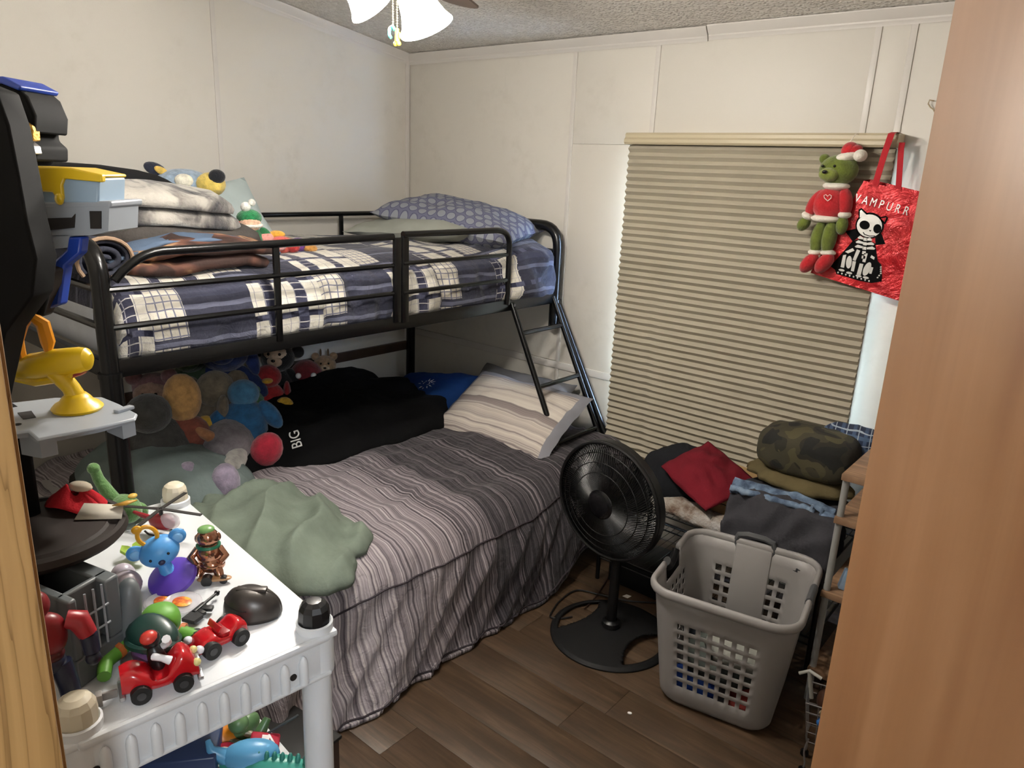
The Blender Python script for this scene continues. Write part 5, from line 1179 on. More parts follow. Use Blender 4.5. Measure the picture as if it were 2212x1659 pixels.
# turtle-like figurine lying face down
q = S(338, 1428)
e = T6('turtle_figurine', 'green turtle figurine lying face down with a dark green shell', (q.x, q.y, TZ+.001), -.25, sc_=1.05)
GRT = plas('lime_green', '#5f9a35', .5); GRD = plas('bottle_green', '#17352f', .35); PUR = plas('dusty_purple', '#6d4a78', .5); ORG = plas('orange_strap', '#b5622c', .5)
RRv = Vector((RR.x, RR.y, 0)).normalized(); 
M().sup((-.010, .0, .036), (.040, .030, .020), .8, .9, 20, 12, rot=(.35, .25, .5)).build('shell', GRD, e)
M().tube([(-.010+.040*math.cos(t), .033*math.sin(t), .030+.010*math.cos(t+.6)) for t in [2*PI*i/28 for i in range(28)]], .005, 6, closed=True).build('shell_rim', GRD, e)
M().sup((-.062, .020, .026), (.030, .028, .024), .85, .9, 18, 12).build('head', GRT, e)
M().sup((-.005, -.0, .016), (.040, .030, .016), .8, .9, 18, 10).build('body', PUR, e)
M().tube([(-.035, -.035, .018), (-.015, -.062, .014), (.015, -.068, .012)], [.011, .011, .009], 10).build('arm', GRT, e); M().tube([(-.025, .040, .018), (.0, .064, .014), (.02, .078, .012)], [.011, .011, .009], 10).build('arm', GRT, e)
M().tube([(.035, -.018, .012), (.060, -.030, .010)], [.012, .010], 10).build('leg', GRT, e); M().tube([(.035, .016, .012), (.058, .026, .010)], [.012, .010], 10).build('leg', GRT, e)
for s in (-1, 1): M().tube([(-.03, s*.040, .018), (-.026, s*.046, .017)], .0125, 10).build('strap', ORG, e)
# dark half shell helmet
q = S(524, 1338)
e = T6('toy_helmet', 'dark metallic half shell toy helmet resting by the red sports car', (q.x-.004, q.y+.022, TZ+.001), .75)
HM = mat('gunmetal', '#45413e', .35, metal=.55)
def hel(u, v):
    a = 2*PI*v; ph = PI/2*u; r = math.cos(ph)**.75; k = 1+.05*math.cos(2*a)
    return (.046*r*math.cos(a)*k, .036*r*math.sin(a)*(1+.03*math.cos(3*a)), .048*math.sin(ph)**.9*(1-.12*math.cos(a)*r)+.004*(1 if abs(math.sin(a)) < .25 else 0)*math.cos(ph))
m = M(); m.grid(hel, 14, 32); m.build('shell', HM, e, ang=60, mods=[('SOLIDIFY', dict(thickness=.002))])
M().tube([hel(.30, .5+j/40-.25) for j in range(21)], .0012, 6).build('seam', plas('seam_dark', '#1d1b1a', .5), e)
M().box((.0, .0, .046), (.05, .014, .006), ch=.002).build('crest', HM, e)
# toy rifle
a, b = S(400, 1350, .008), S(472, 1290, .012); d = b-a; L = d.length
e = T6('toy_rifle', 'small black plastic toy rifle lying across the shelf top', (a.x, a.y, a.z), math.atan2(d.y, d.x)); RB = plas('rifle_black', '#161617', .45)
m = M(); m.box((L*.42, 0, 0), (L*.34, .008, .010), ch=.002); m.build('receiver', RB, e)
m = M(); m.cyl((L*.55, 0, .002), (L*1.02, 0, .002), .0026, n=10); m.cyl((L*.95, 0, .002), (L*.97, 0, .002), .005, n=10); m.build('barrel', RB, e)
M().prism([(0, -.018), (.020, -.020), (.026, -.004), (L*.3, -.003), (L*.3, .005), (0, .006)], .006, Matrix.Translation((0, 0, -.003))).build('stock', RB, e)
M().box((L*.48, -.012, 0), (.012, .018, .006), rot=(0, 0, .3), ch=.001).build('magazine', RB, e); M().box((L*.33, -.010, 0), (.008, .016, .006), rot=(0, 0, -.3), ch=.001).build('grip', RB, e)
# clear discs
CLR = mat('clear_plastic', '#e8e4e8', .12, fn=lambda g: glassy(g)) if False else None
def clearfn(g):
    tr = g.n('ShaderNodeBsdfTransparent'); mx = g.n('ShaderNodeMixShader', ins={0: .45}); g.t.links.new(tr.outputs[0], mx.inputs[1]); g.t.links.new(g.b.outputs[0], mx.inputs[2]); g.t.links.new(mx.outputs[0], g.t.nodes['Material Output'].inputs[0])
CLR = mat('clear_plastic', '#ece8ec', .12, fn=clearfn); FLM = mat('flame_print', '#d86a1c', .4, fn=lambda g: g.col(g.ramp(g.noise(g.coord(), 90, 3), [(.35, '#b5431c'), (.5, '#d9701e'), (.65, '#e8b03c')])))
for (px, py, lab, r) in ((394, 1308, 'clear plastic disc with an orange blob, right one of the pair', .031), (352, 1302, 'clear plastic disc with an orange blob, left one of the pair', .029)):
    q = S(px, py); e = T6('toy_disc', lab, (q.x, q.y, TZ+.001+(.004 if px > 380 else 0)), .3, rot=(.0, .06, .3))
    M().lathe([(0, 0), (r, 0), (r+.001, .003), (r-.002, .005), (r-.006, .003), (0, .003)], 32).build('disc_plate', CLR, e)
    M().sup((0, 0, .0045), (r*.55, r*.45, .0018), 1, 1, 18, 6).build('disc_print', FLM, e)
# blue round-eared animal on a purple base
q = S(370, 1262)
e = T6('toy_bear', 'sky blue round-eared toy bear on a purple disc with a yellow ring', (q.x, q.y, TZ+.001), math.atan2(-q.y, -q.x)+PI/2); LB = plas('sky_blue', '#4f97d6', .45); PU = plas('violet', '#5a3fa6', .3)
M().lathe([(0, 0), (.038, 0), (.042, .003), (.040, .009), (.030, .014), (.013, .017), (0, .0175)], 40, RT((.004, -.006, .014), (.34, -.30, 0))).build('base', PU, e)
M().tube([(-.002, -.002, .024), (-.010, .006, .044)], [.014, .010], 14).build('body', LB, e)
hb = E('head', loc=(-.014, .008, .066), rot=(.10, -.30, .0)); hb.parent = e
M().sup((0, 0, 0), (.034, .030, .026), .95, 1, 26, 16).build('face', LB, hb)
for s_ in (-1, 1):
    M().sup((s_*.036, .003, .012), (.015, .008, .015), 1, 1, 16, 10).build('ear', LB, hb); M().sup((s_*.036, -.003, .012), (.009, .0035, .009), 1, 1, 12, 8).build('ear_lining', plas('pale_blue', '#7fb6e6', .5), hb)
    M().ell((s_*.015, -.027, .004), .0026, 8, 6).build('eye', plas('bead_0a0a0a', '#0a0a0a', .2), hb)
M().sup((0, -.030, -.006), (.006, .004, .005), 1, 1, 12, 8).build('nose', plas('nose_navy', '#20264a', .4), hb)
m = M(); m.tube([(-.006+.015*math.cos(t), .002, .036+.019*math.sin(t)) for t in [2*PI*i/28 for i in range(28)]], .0038, 8, closed=True); m.ell((-.016, .002, .055), (.009, .005, .008), 12, 8); m.build('ring', plas('amber', '#d89a1c', .4), hb, label='yellow ring')
# bronze rider figure
q = S(455, 1240)
COP = mat('copper_chrome', '#b08068', .14, metal=.9); 
e = fig('toy_figure', 'shiny copper toy figure with green cap riding a tiny skateboard', (q.x, q.y, TZ+.001), (0, 0, .9), 1.0, [
    ('torso', COP, lambda m: [m.sup((0, 0, .042), (.022, .018, .026), .9, 1, 18, 12), m.sup((.004, -.004, .024), (.024, .020, .016), 1, 1, 16, 10)]), ('head', COP, lambda m: [m.ell((0, -.002, .076), (.020, .018, .018)), m.ell((-.016, 0, .074), (.007, .006, .009)), m.ell((.016, .0, .076), (.007, .006, .009))]),
    ('arm', COP, lambda m: m.tube([(.018, 0, .054), (.030, -.010, .042), (.022, -.022, .036)], [.007, .007, .006], 8)), ('arm', COP, lambda m: m.tube([(-.018, 0, .054), (-.030, -.008, .040), (-.020, -.020, .032)], [.007, .007, .006], 8)),
    ('leg', COP, lambda m: m.tube([(.010, -.006, .022), (.018, -.020, .016), (.020, -.022, .008)], [.010, .009, .008], 8)), ('leg', COP, lambda m: m.tube([(-.010, -.004, .022), (-.016, -.016, .014), (-.018, -.020, .008)], [.010, .009, .008], 8)),
    ('cap', '#6f9a5a', lambda m: m.sup((-.002, .0, .091), (.015, .014, .007), 1, 1, 14, 8)), ('scarf', '#1f6b4e', lambda m: m.tube([(.0185*math.cos(t), .017*math.sin(t), .060) for t in [2*PI*i/20 for i in range(20)]], .0035, 6, closed=True)),
    ('skateboard', '#a9805a', lambda m: m.sup((.012, -.030, .008), (.030, .009, .0025), .5, .7, 18, 6)), ('wheel', '#121214', lambda m: m.cyl((.000, -.040, .007), (.000, -.026, .007), .0095, n=16)), ('wheel', '#121214', lambda m: m.cyl((.028, -.036, .006), (.028, -.026, .006), .007, n=16))])
# toy helicopter
q = S(352, 1152)
e = T6('toy_helicopter', 'red toy helicopter with clear canopy and black crossed rotor blades', (q.x, q.y, TZ+.001), .4); RBK = plas('rotor_black', '#201c1a', .5)
M().sup((0, 0, .026), (.030, .015, .016), .9, 1, 18, 12).build('cabin', plas('toy_crimson', '#8c1a26', .3), e); M().sup((.020, 0, .032), (.022, .014, .016), .9, 1, 16, 10).build('canopy', CLR, e)
M().tube([(-.02, 0, .028), (-.07, 0, .036)], [.007, .003], 8).build('tail', plas('toy_crimson', '#8c1a26'), e); M().cyl((0, 0, .040), (0, 0, .052), .004, n=10).build('mast', RBK, e)
for a in (.15, 1.72, 3.29, 4.86): M().box((.045*math.cos(a), .045*math.sin(a), .053), (.085, .008, .002), rot=(0, .04, a)).build('rotor_blade', RBK, e)
for s in (-1, 1): M().tube([(-.03, s*.016, .008), (-.02, s*.016, .002), (.03, s*.016, .002), (.036, s*.016, .008)], .002, 6).build('skid', RBK, e)
# green plush dinosaur by the far post
q = S(272, 1128)
GRP = fur('green_toy', '#557a45', .15)
e = T6('toy_dinosaur', 'small green bendy toy dinosaur with raised neck by the far shelf post', (q.x, q.y, TZ+.002), .3)
M().sup((0, 0, .030), (.040, .028, .030), .95, 1, 18, 12).build('body', GRP, e)
M().tube([(-.02, -.006, .045), (-.034, -.012, .072), (-.048, -.014, .092), (-.056, -.014, .112)], [.016, .013, .011, .010], 10).build('neck', GRP, e); M().ell((-.056, -.016, .114), (.013, .012, .012)).build('head', GRP, e)
M().tube([(-.02, -.022, .03), (-.052, -.034, .026), (-.078, -.040, .026)], [.013, .010, .007], 9).build('arm', GRP, e); M().sup((.016, -.026, .020), (.020, .014, .018), 1, 1, 14, 8).build('leg', GRP, e); M().sup((.012, .026, .018), (.020, .014, .018), 1, 1, 14, 8).build('leg', GRP, e)
M().ell((.015, .01, .058), (.008, .010, .005)).build('patch', plas('patch_yellow', '#c9a64a', .5), e)
# leafy green piece, pale spheres
q = S(292, 1216)
e = T6('toy_leaf', 'bright green rubber toy leaf sticking out behind the blue bear', (q.x, q.y, TZ+.001), -.2)
for k, (a, L) in enumerate(((2.7, .045), (3.5, .040), (.6, .026))): M().prism([(0, -.004), (L*.5, -.011), (L*.8, -.007), (L, 0), (L*.75, .010), (L*.4, .008), (0, .004)], .006, RT((0, 0, .010), (0, -.25, a))).build('leaflet', plas('leaf_green', '#8fae2e', .5), e)
for px, py, r, lab in ((268, 1262, .020, 'pale lilac ball behind the grey toy building, the smaller upper one'), (276, 1290, .025, 'pale lilac ball behind the grey toy building, the larger lower one')):
    q = S(px, py); e = T6('toy_ball', lab, (q.x, q.y, TZ+.001)); M().ell((0, 0, r), r, 22, 16).build('ball', plas('lilac_ball', '#b9afb8', .25), e); M().tube([(r*math.cos(t)*1.003, r*math.sin(t)*1.003, r) for t in [2*PI*i/30 for i in range(30)]], .0006, 5, closed=True).build('seam', plas('lilac_seam', '#8c8590', .4), e)

# ------------------------------------------------------------------ the tall toy playset
TG = plas('playset_grey', '#8f959c', .4); TGD = plas('playset_dark_grey', '#5b6062', .45); TB = mat('playset_black', '#060607', .75, spec=.15); TBR = mat('playset_umber', '#2b2522', .6, spec=.25); TYL = plas('playset_yellow', '#d9b51c', .35); TBL = plas('playset_blue', '#173a9a', .4)
tw = E('toy_playset', 'tall toy tower playset in grey, black and yellow on the shelf rack', 'playset', (-1.20, .29, TZ+.001))
BV = [('BEVEL', dict(width=.0035, segments=2))]
def Bt(m, name, mm, **k): return m.build(name, mm, tw, world=True, mods=BV if len(m.v) < 60 else None, **k)
def slabz(px, z0, z1): return [P(a, b, z=z1) for a, b in px], z0-z1
def pad(pxs, z, h): m = M(); m.solid([P(a, b, z=z) for a, b in pxs], (0, 0, -h)); return m
# ground floor: grey building with a lattice window
g0 = Vector((-1.020, .305, TZ+.001)); e1 = Vector((-.03, .080, 0)).normalized(); e2 = Vector((-1, -.25, 0)).normalized(); 
m = M(); m.solid([g0, g0+e1*.085, g0+e1*.085+e2*.24, g0+e2*.24], (0, 0, .045)); 
m.solid([g0+e1*.060+Vector((0, 0, .045)), g0+e1*.085+Vector((0, 0, .045)), g0+e1*.085+e2*.24+Vector((0, 0, .045)), g0+e1*.060+e2*.24+Vector((0, 0, .045))], (0, 0, .095))
m.solid([g0+Vector((0, 0, .045)), g0+e1*.014+Vector((0, 0, .045)), g0+e1*.014+e2*.24+Vector((0, 0, .045)), g0+e2*.24+Vector((0, 0, .045))], (0, 0, .095))
m.solid([g0+e2*.02+Vector((0, 0, .045)), g0+e1*.084+e2*.02+Vector((0, 0, .045)), g0+e1*.084+e2*.03+Vector((0, 0, .045)), g0+e2*.03+Vector((0, 0, .045))], (0, 0, .095))
bd = Bt(m, 'building', TGD)
for k in range(1, 4): M().tube([g0+e1*(.012+.014*k)+Vector((.001, 0, .045)), g0+e1*(.012+.014*k)+Vector((.001, 0, .14))], .0018, 6).build('lattice_bar', TG, bd, world=True)
for z in (.075, .105): M().tube([g0+e1*.012+Vector((.001, 0, z)), g0+e1*.062+Vector((.001, 0, z))], .0018, 6).build('lattice_bar', TG, bd, world=True)
M().sup(g0+e1*.10+e2*.01+Vector((0, 0, .06)), (.022, .018, .058), .8, .8, 16, 10, rot=(-.15, 0, 0)).build('rock', TGD, bd, world=True, label='grey rocky buttress')
# round dark platform
pc0 = Vector((-1.215, .335, 1.088))
m = M(); m.lathe([(0, 0), (.100, 0), (.120, .012), (.127, .020), (.124, .030), (.116, .031), (.112, .027), (.102, .027), (.098, .031), (0, .031)], 48, Matrix.Translation(pc0)); Bt(m, 'round_platform', TBR)
m = M(); m.cyl(pc0+Vector((-.02, -.06, -.14)), pc0+Vector((-.02, -.06, 0)), .075, n=20); Bt(m, 'stem', TB)
m = M(); m.box((-1.33, .27, 1.20), (.14, .18, .20), ch=.01); Bt(m, 'column', TB)
m = M(); m.box((-1.26, .285, 1.18), (.05, .10, .13), ch=.008); Bt(m, 'inner_wall', plas('playset_navy', '#23263a', .5))
# first grey deck
Z1 = 1.300
m = pad([(-160, 905), (0, 872), (120, 858), (222, 857), (258, 872), (297, 893), (293, 903), (215, 922), (80, 948), (60, 930), (0, 938), (-160, 960)], Z1, .006)
dk = Bt(m, 'deck', TG)
m = pad([(-150, 905), (0, 876), (120, 862), (220, 862), (254, 876), (290, 896), (212, 918), (84, 943), (60, 928), (0, 934), (-150, 955)], Z1-.006, .012)
m.solid([P(a, b, z=Z1-.018) for a, b in ((246, 877), (290, 896), (262, 905), (226, 890))], (0, 0, -.034)); m.solid([P(a, b, z=Z1-.018) for a, b in ((60, 905), (120, 935), (84, 943), (40, 935))], (0, 0, -.034)); m.solid([P(a, b, z=Z1-.052) for a, b in ((-60, 890), (120, 862), (254, 876), (290, 896), (84, 943), (-60, 950))], (0, 0, -.008))
m.build('deck_skirt', TG, dk, world=True)
m = M(); m.solid([P(a, b, z=Z1-.02) for a, b in ((90, 890), (230, 872), (236, 888), (100, 915))], (0, 0, -.032)); m.build('deck_recess', TGD, dk, world=True)
for px, py in ((15, 893), (38, 917)):
    q = P(px, py, z=Z1); M().cyl(q+Vector((0, 0, -.002)), q+Vector((0, 0, .0006)), .005, n=14).build('peg_hole', plas('hole_dark', '#1a1512', .8), dk, world=True)
m = M(); m.solid([P(a, b, z=Z1+.0002) for a, b in ((38, 892), (68, 888), (78, 902), (50, 906))], (0, 0, .0006)); m.build('slot', plas('hole_dark', '#1a1512'), dk, world=True)
m = M(); m.box(P(268, 884, z=Z1+.002), (.012, .030, .006), ch=.002, rot=(0, 0, .3)); m.build('clip', TG, dk, world=True)
# yellow turret
q = P(168, 884, z=Z1); q.z = Z1
tu = E('turret', loc=(0, 0, 0)); tu.parent = tw; MW[tu.name] = MW[tw.name].copy()
V0 = lambda x, y, z=0.: q+RRv*x+Vector((0, 0, y))+Vector((WW.x, WW.y, 0)).normalized()*z
m = M(); m.lathe([(0, 0), (.034, 0), (.036, .004), (.031, .010), (.024, .014), (.020, .020), (.014, .026), (0, .028)], 30, Matrix.Translation(q)); m.build('turret_base', TYL, tu, world=True)
m = M(); m.tube([V0(0, .018), V0(-.006, .034), V0(-.020, .052), V0(-.026, .060)], [.015, .013, .014, .016], 12); m.build('turret_neck', TYL, tu, world=True)
m = M(); m.tube([V0(-.096, .058), V0(-.085, .060), V0(-.055, .066), V0(-.02, .074), V0(.012, .079), V0(.024, .081), V0(.030, .081)], [.006, .014, .020, .021, .020, .017, .008], 16); m.build('gun_barrel', TYL, tu, world=True)
for s in (-1, 1): m = M(); m.tube([V0(-.098, .054+.012*s, .006), V0(-.06, .060+.018*s), V0(-.01, .070+.018*s), V0(.01, .076+.012*s)], [.003, .008, .008, .004], 8); m.build('gun_rib', TYL, tu, world=True)
m = M(); m.tube([V0(-.01, .052), V0(.012, .060), V0(.018, .064)], .005, 8); m.build('trigger', plas('trigger_red', '#8c2a2a', .3), tu, world=True)
AMB = plas('amber_plastic', '#d88f1c', .35)
m = M(); m.tube([V0(-.078, .075), V0(-.080, .105), V0(-.068, .130), V0(-.052, .145), V0(-.036, .132), V0(-.032, .105), V0(-.034, .085)], [.010, .011, .010, .008, .010, .010, .004], 8); m.build('bracket', AMB, tu, world=True)
# blue lever, upper grey deck, bucket
def K(px, py, k=1.13): return P(px, py, k=k)
WD = Vector((WW.x, WW.y, 0)).normalized()
m = M(); m.solid([K(145, 512), (K(176, 512)), K(172, 548), K(140, 575), K(128, 660), K(92, 672), K(96, 600), K(110, 570), K(142, 540)], WD*.024); Bt(m, 'lever', TBL)
Z2 = 1.612
m = M(); m.solid([K(58, 436), K(240, 434), K(239, 450), K(60, 454)], WD*.10); ud = Bt(m, 'upper_deck', TG)
m = M(); m.solid([K(66, 450), K(236, 446), K(234, 500), K(200, 508), K(72, 512)], WD*.09)
m.solid([K(76, 508), K(150, 508), K(146, 535), K(88, 540)], WD*.04)
m.build('deck_front', TG, ud, world=True)
for pg_ in ([(82, 472), (155, 470), (162, 462), (160, 492), (84, 500)], [(193, 456), (218, 456), (218, 494), (195, 494)]): m = M(); m.solid([K(a, b, 1.128) for a, b in pg_], WD*.003); m.build('deck_window', plas('hole_dark', '#1a1512'), ud, world=True)
bkm = plas('bucket_blue_grey', '#8ea3b5', .4)
m = M(); m.solid([K(40, 376), K(214, 384), K(212, 440), K(40, 438)], WD*.08); Bt(m, 'bucket', bkm)
m = M(); m.solid([K(40, 358, 1.125), K(150, 362, 1.125), K(220, 377, 1.125), K(220, 394, 1.125), K(138, 386, 1.125), K(133, 400, 1.125), K(136, 432, 1.125), K(122, 434, 1.125), K(112, 415, 1.125), K(40, 412, 1.125)], WD*.012)
m.solid([K(40, 358, 1.137), K(150, 362, 1.137), K(220, 377, 1.137), K(220, 384, 1.137), K(40, 380, 1.137)], WD*.075); Bt(m, 'bucket_rim', TYL)
m = M(); m.sup(K(128, 430, 1.12), (.009, .006, .009), 1, 1, 12, 8); Bt(m, 'rivet', TYL)
# tall black fin at the left
m = M(); m.solid([K(-120, 150, 1.02), K(-8, 195, 1.02), K(18, 270, 1.02), K(40, 380, 1.02), K(58, 480, 1.02), K(78, 560, 1.02), K(70, 640, 1.02), K(10, 720, 1.02), K(-30, 900, 1.02), K(-120, 900, 1.02)], WD*.05); Bt(m, 'black_fin', TB, ang=60)
m = M(); m.solid([K(20, 560, 1.10), K(110, 585, 1.10), K(105, 620, 1.10), K(72, 690, 1.10), K(20, 705, 1.10)], WD*.05); Bt(m, 'jagged_rock', TBR)
for a, b, c_ in ((30, 570, 0), (60, 600, 1)): m = M(); m.tube([K(a, b, 1.09), K(a+40, b+20, 1.09), K(a+25, b+80, 1.09)], .008, 8); Bt(m, 'pipe', TB)
# black and blue helmeted bust on the upper deck
e = T6('toy_robot', 'black and blue helmeted toy robot with a gold visor atop the tower', K(20, 356, 1.16), 0.); 
def Bp(m, name, mm): return m.build(name, mm, e, world=True, ang=50, mods=[('BEVEL', dict(width=.008 if name == 'helmet' else .003, segments=3))])
m = M(); m.solid([K(-90, 190, 1.15), K(0, 172, 1.15), K(28, 182, 1.15), K(58, 208, 1.15), K(76, 250, 1.15), K(74, 290, 1.15), K(54, 280, 1.15), K(56, 300, 1.15), K(76, 318, 1.15), K(76, 350, 1.15), K(44, 342, 1.15), K(40, 356, 1.15), K(-90, 356, 1.15)], WD*.09); Bp(m, 'helmet', TB)
m = M(); m.solid([K(-60, 170, 1.145), K(5, 164, 1.145), K(46, 186, 1.145), K(40, 196, 1.145), K(0, 180, 1.145), K(-60, 186, 1.145)], WD*.10); Bp(m, 'helmet_crest', TBL)
m = M(); m.solid([K(14, 232, 1.142), K(44, 236, 1.142), K(46, 256, 1.142), K(32, 264, 1.142), K(16, 258, 1.142)], WD*.02); Bp(m, 'ear_disc', plas('mid_blue', '#1f4f96', .35))
m = M(); m.solid([K(56, 262, 1.146), K(70, 272, 1.146), K(72, 306, 1.146), K(56, 300, 1.146)], WD*.02); Bp(m, 'visor', mat('gold_foil', '#b08a3a', .35, metal=.7, bump=.5, bscale=300))
m = M(); m.solid([K(52, 300, 1.144), K(72, 316, 1.144), K(76, 334, 1.144), K(68, 330, 1.144)], WD*.02); Bp(m, 'cheek_guard', SIL)
# red and blue figure in front of the building
q = S(122, 1545)
e = fig('action_figure', 'red and navy action figure standing before the grey toy building', (q.x-.012, q.y+.0, TZ+.001), (0, 0, math.atan2(-q.y, -q.x)+PI/2), 1.0, [
    ('torso', '#7c1a20', lambda m: [m.sup((0, 0, .118), (.030, .018, .032), .8, .9, 18, 12)]), ('belt', '#4a1418', lambda m: m.sup((0, 0, .088), (.024, .017, .010), .7, .9, 16, 8)), ('hips', '#1b2036', lambda m: m.sup((0, 0, .076), (.025, .018, .014), .8, .9, 16, 8)),
    ('leg', '#1b2036', lambda m: m.tube([(-.014, 0, .072), (-.018, 0, .038), (-.020, 0, .010)], [.014, .012, .011], 10)), ('leg', '#1b2036', lambda m: m.tube([(.016, 0, .072), (.022, -.004, .038), (.024, -.004, .010)], [.014, .013, .012], 10)),
    ('boot', '#15182a', lambda m: m.sup((-.020, -.006, .010), (.011, .018, .010), .8, .9, 12, 8)), ('boot', '#15182a', lambda m: m.sup((.024, -.010, .010), (.012, .019, .010), .8, .9, 12, 8)),
    ('arm', '#9a1c26', lambda m: m.tube([(.030, 0, .134), (.044, -.004, .130), (.052, -.008, .108)], [.012, .015, .012], 10)), ('arm', '#7c1a20', lambda m: m.tube([(-.030, 0, .134), (-.044, -.004, .118), (-.046, -.010, .096)], [.012, .012, .010], 10)),
    ('forearm', '#1b2036', lambda m: m.tube([(.052, -.008, .106), (.054, -.014, .082)], [.012, .010], 10)), ('fist', '#15182a', lambda m: m.ell((.054, -.015, .074), .010)), ('head', '#7c1a20', lambda m: m.sup((0, -.002, .166), (.015, .016, .019), 1, 1, 16, 12))])
# bits on the round platform
q = P(165, 1092, z=1.122)
e = T6('toy_hat', 'crumpled red felt hat toy on the round platform of the tower', (q.x, q.y, 1.1195), .4)
m = M(); m.grid(lambda u, v: ((.012+.045*u)*math.cos(2*PI*v)*1.0, (.008+.024*u)*math.sin(2*PI*v), .003+.030*(1-u)**.8*(1+.3*math.sin(4*PI*v))+.005*math.sin(6*PI*v)*u+.003*u), 10, 40); m.build('felt', cloth('red_felt', '#b5262e', .12, .4, 200), e, ang=180, mods=[('SOLIDIFY', dict(thickness=.003))])
M().sup((.005, .008, .034), (.022, .012, .008), .9, 1, 14, 8).build('lining', plas('pale_lining', '#c9bda8', .7), e)
q = P(218, 1112, z=1.122)
e = T6('paper_piece', 'folded off-white card with a yellow leaf on the round platform edge', (q.x, q.y, 1.1195), .9, cat='card')
M().add([(-.035, -.012, .001), (.035, -.016, .001), (.030, .016, .010), (-.028, .016, .016)], [(0, 1, 2, 3)]).build('card', plas('card_ivory', '#b9b2a2', .7), e, mods=[('SOLIDIFY', dict(thickness=.0015))]); M().add([(.015, .010, .012), (.038, .002, .016), (.052, .014, .018), (.034, .022, .014)], [(0, 1, 2, 3)]).build('leaf', plas('leaf_ochre', '#b5892f', .5), e, mods=[('SOLIDIFY', dict(thickness=.002))])

# ------------------------------------------------------------------ toys on the second tier
T2 = .565
def S2(px, py): q = P(px, py, z=T2+.02); return Vector((q.x, q.y, T2+.0015))
GT7 = 'toys heaped on the second tier of the white shelf rack'
def fig2(name, label, px, py, rot, sc_, parts, dz=0.):
    q = S2(px, py); e = T6(name, label, (q.x, q.y, q.z+dz), rot=rot, sc_=sc_, grp=GT7)
    for nm, colr, fn in parts:
        m = M(); fn(m); m.build(nm, colr if not isinstance(colr, str) else plas('fp'+colr, colr, .35), e, ang=60)
    return e
fig2('toy_box', 'navy blue toy box on the second tier under the ribbed shelf edge', 400, 1650, (0, 0, .9), 1.0, [('box_body', '#26375c', lambda m: m.box((0, 0, .035), (.13, .10, .07), ch=.004)), ('box_edge', '#8a6a50', lambda m: m.box((0, .053, .035), (.13, .006, .07), ch=.001))])
fig2('toy_dog', 'orange plastic toy dog tipped over on the second tier', 462, 1598, (.3, .9, .6), 1.25, [('body', '#c9781c', lambda m: m.sup((0, 0, .03), (.032, .02, .02), .9, 1, 16, 10)), ('head', '#d0802a', lambda m: [m.ell((.034, 0, .05), (.018, .017, .017)), m.ell((.050, 0, .046), (.010, .009, .008))]), ('ear', '#b06418', lambda m: m.ell((.030, .016, .058), (.008, .004, .012))), ('ear', '#b06418', lambda m: m.ell((.030, -.016, .058), (.008, .004, .012))), ('leg', '#c9781c', lambda m: m.cyl((.018, .010, .0), (.018, .010, .03), .007)), ('leg', '#c9781c', lambda m: m.cyl((-.018, -.010, .0), (-.018, -.010, .03), .007)), ('eye', '#0a0a0a', lambda m: m.ell((.048, .010, .056), .003))], .01)
fig2('toy_frog', 'sage green plastic creature at the back of the second tier', 522, 1585, (0, .3, .2), 1.2, [('body', '#55744c', lambda m: m.sup((0, 0, .03), (.016, .028, .03), .9, 1, 16, 10)), ('fin', '#4a6a44', lambda m: m.tube([(.020, -.02, .02), (.030, 0, .04), (.024, .02, .06)], [.008, .011, .006], 8)), ('head', '#5d7c52', lambda m: m.ell((0, -.02, .062), .016))])
fig2('toy_clip', 'pale khaki plastic jaw clip in the middle of the second tier', 508, 1610, (0, .2, .8), 1.1, [('jaw', '#a09a80', lambda m: m.tube([(-.03, 0, .01), (0, .010, .024), (.03, .004, .020)], [.007, .010, .005], 8)), ('jaw', '#8c866e', lambda m: m.tube([(-.03, -.004, .008), (0, -.016, .014), (.03, -.010, .010)], [.007, .010, .005], 8))], .02)
fig2('toy_tin', 'crimson toy tin with white swirl on the second tier', 560, 1630, (0, .25, .9), 1.0, [('tin_body', '#a31c34', lambda m: m.box((0, 0, .025), (.055, .05, .05), ch=.004)), ('swirl', '#e0d8d8', lambda m: m.box((.0, -.0, .0505), (.014, .030, .001))), ('swirl', '#e0d8d8', lambda m: m.box((.012, .004, .0506), (.004, .030, .001), rot=(0, 0, .5)))])
fig2('toy_drum', 'round red toy drum with a pale letter loop on the second tier', 492, 1640, (.4, .3, .2), 1.0, [('drum', '#9c1a2e', lambda m: m.lathe([(0, 0), (.03, 0), (.032, .004), (.032, .04), (.03, .044), (0, .044)], 24)), ('loop', '#d8cfc4', lambda m: m.tube([(.014*math.cos(t)-.006, .016*math.sin(t), .0455) for t in [2*PI*i/20 for i in range(20)]], .0025, 6, closed=True)), ('loop', '#d8cfc4', lambda m: m.tube([(.010*math.cos(t)+.010, .012*math.sin(t), .0455) for t in [2*PI*i/20 for i in range(20)]], .0022, 6, closed=True))])
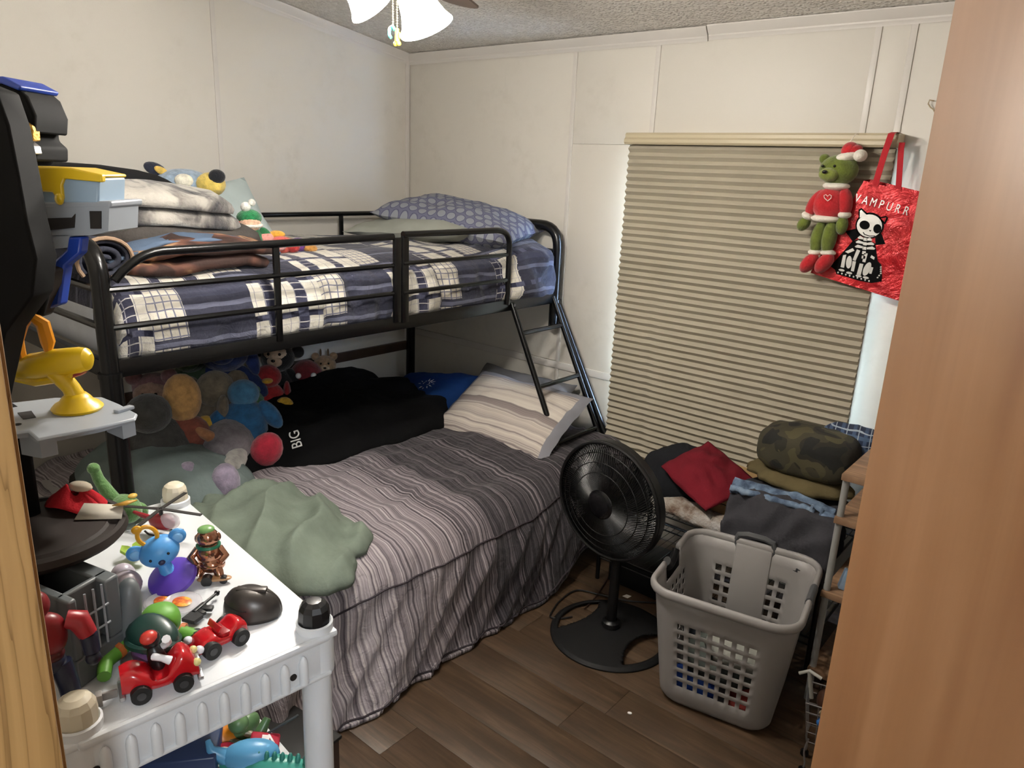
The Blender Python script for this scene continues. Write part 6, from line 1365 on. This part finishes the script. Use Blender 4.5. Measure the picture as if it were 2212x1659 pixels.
fig2('toy_whale', 'light blue plastic whale on the second tier', 545, 1650, (.2, 0, .9), 1.25, [('body', '#5a9cc6', lambda m: m.sup((0, 0, .028), (.042, .022, .024), .9, 1, 18, 12)), ('tail', '#5a9cc6', lambda m: m.tube([(-.035, 0, .03), (-.055, 0, .05), (-.06, .012, .056)], [.012, .007, .004], 8)), ('fin', '#4f90ba', lambda m: m.sup((.0, -.024, .018), (.014, .012, .004), 1, 1, 12, 6)), ('belly', '#c9d2d8', lambda m: m.sup((.006, 0, .016), (.034, .018, .013), .9, 1, 16, 8))], .01)
fig2('toy_lizard', 'teal ridged toy lizard nearest the camera on the second tier', 590, 1668, (0, .1, .75), 1.3, [('body', '#3f9484', lambda m: m.sup((0, 0, .022), (.055, .018, .018), .9, 1, 20, 12)), ('ridge', '#2f7a70', lambda m: [m.sup((-.045+.011*k, 0, .040), (.004, .005, .010), 1, 1, 8, 6) for k in range(9)]), ('tail', '#3f9484', lambda m: m.tube([(-.05, 0, .022), (-.085, .01, .016), (-.11, .03, .012)], [.013, .008, .003], 8)), ('head', '#459c8c', lambda m: m.ell((.064, 0, .026), (.020, .015, .013)))])
fig2('toy_sword', 'thin dark plastic toy sword slanting over the second tier edge', 598, 1606, (0, -.5, .95), 1.0, [('blade', '#2e3438', lambda m: m.box((.02, 0, .03), (.09, .006, .003), ch=.001)), ('hilt', '#1d2124', lambda m: m.cyl((-.04, 0, .03), (-.025, 0, .03), .004)), ('guard', '#1d2124', lambda m: m.box((-.024, 0, .03), (.004, .024, .006)))], .02)
fig2('toy_hippo', 'small mauve brown toy animal at the inner side of the second tier', 440, 1622, (0, .2, .3), 1.0, [('body', '#8a6a64', lambda m: m.sup((0, 0, .025), (.03, .02, .022), .9, 1, 16, 10)), ('head', '#94736c', lambda m: m.sup((.030, 0, .030), (.018, .016, .015), .8, 1, 14, 8)), ('leg', '#7c5e58', lambda m: m.cyl((.015, .010, 0), (.015, .010, .02), .006)), ('leg', '#7c5e58', lambda m: m.cyl((-.015, -.010, 0), (-.015, -.010, .02), .006))])
# dark bin under the foot of the bed beside the rack
e = E('storage_crate', 'dark brown storage crate on the floor under the foot of the lower bunk', 'crate', (-1.52, .95, 0), (0, 0, .1))
M().box((0, 0, .07), (.22, .16, .14), ch=.006).build('crate_body', plas('crate_brown', '#3b2a20', .7), e); M().box((0, 0, .146), (.23, .17, .012), ch=.003).build('lid', plas('crate_black', '#141312', .6), e)
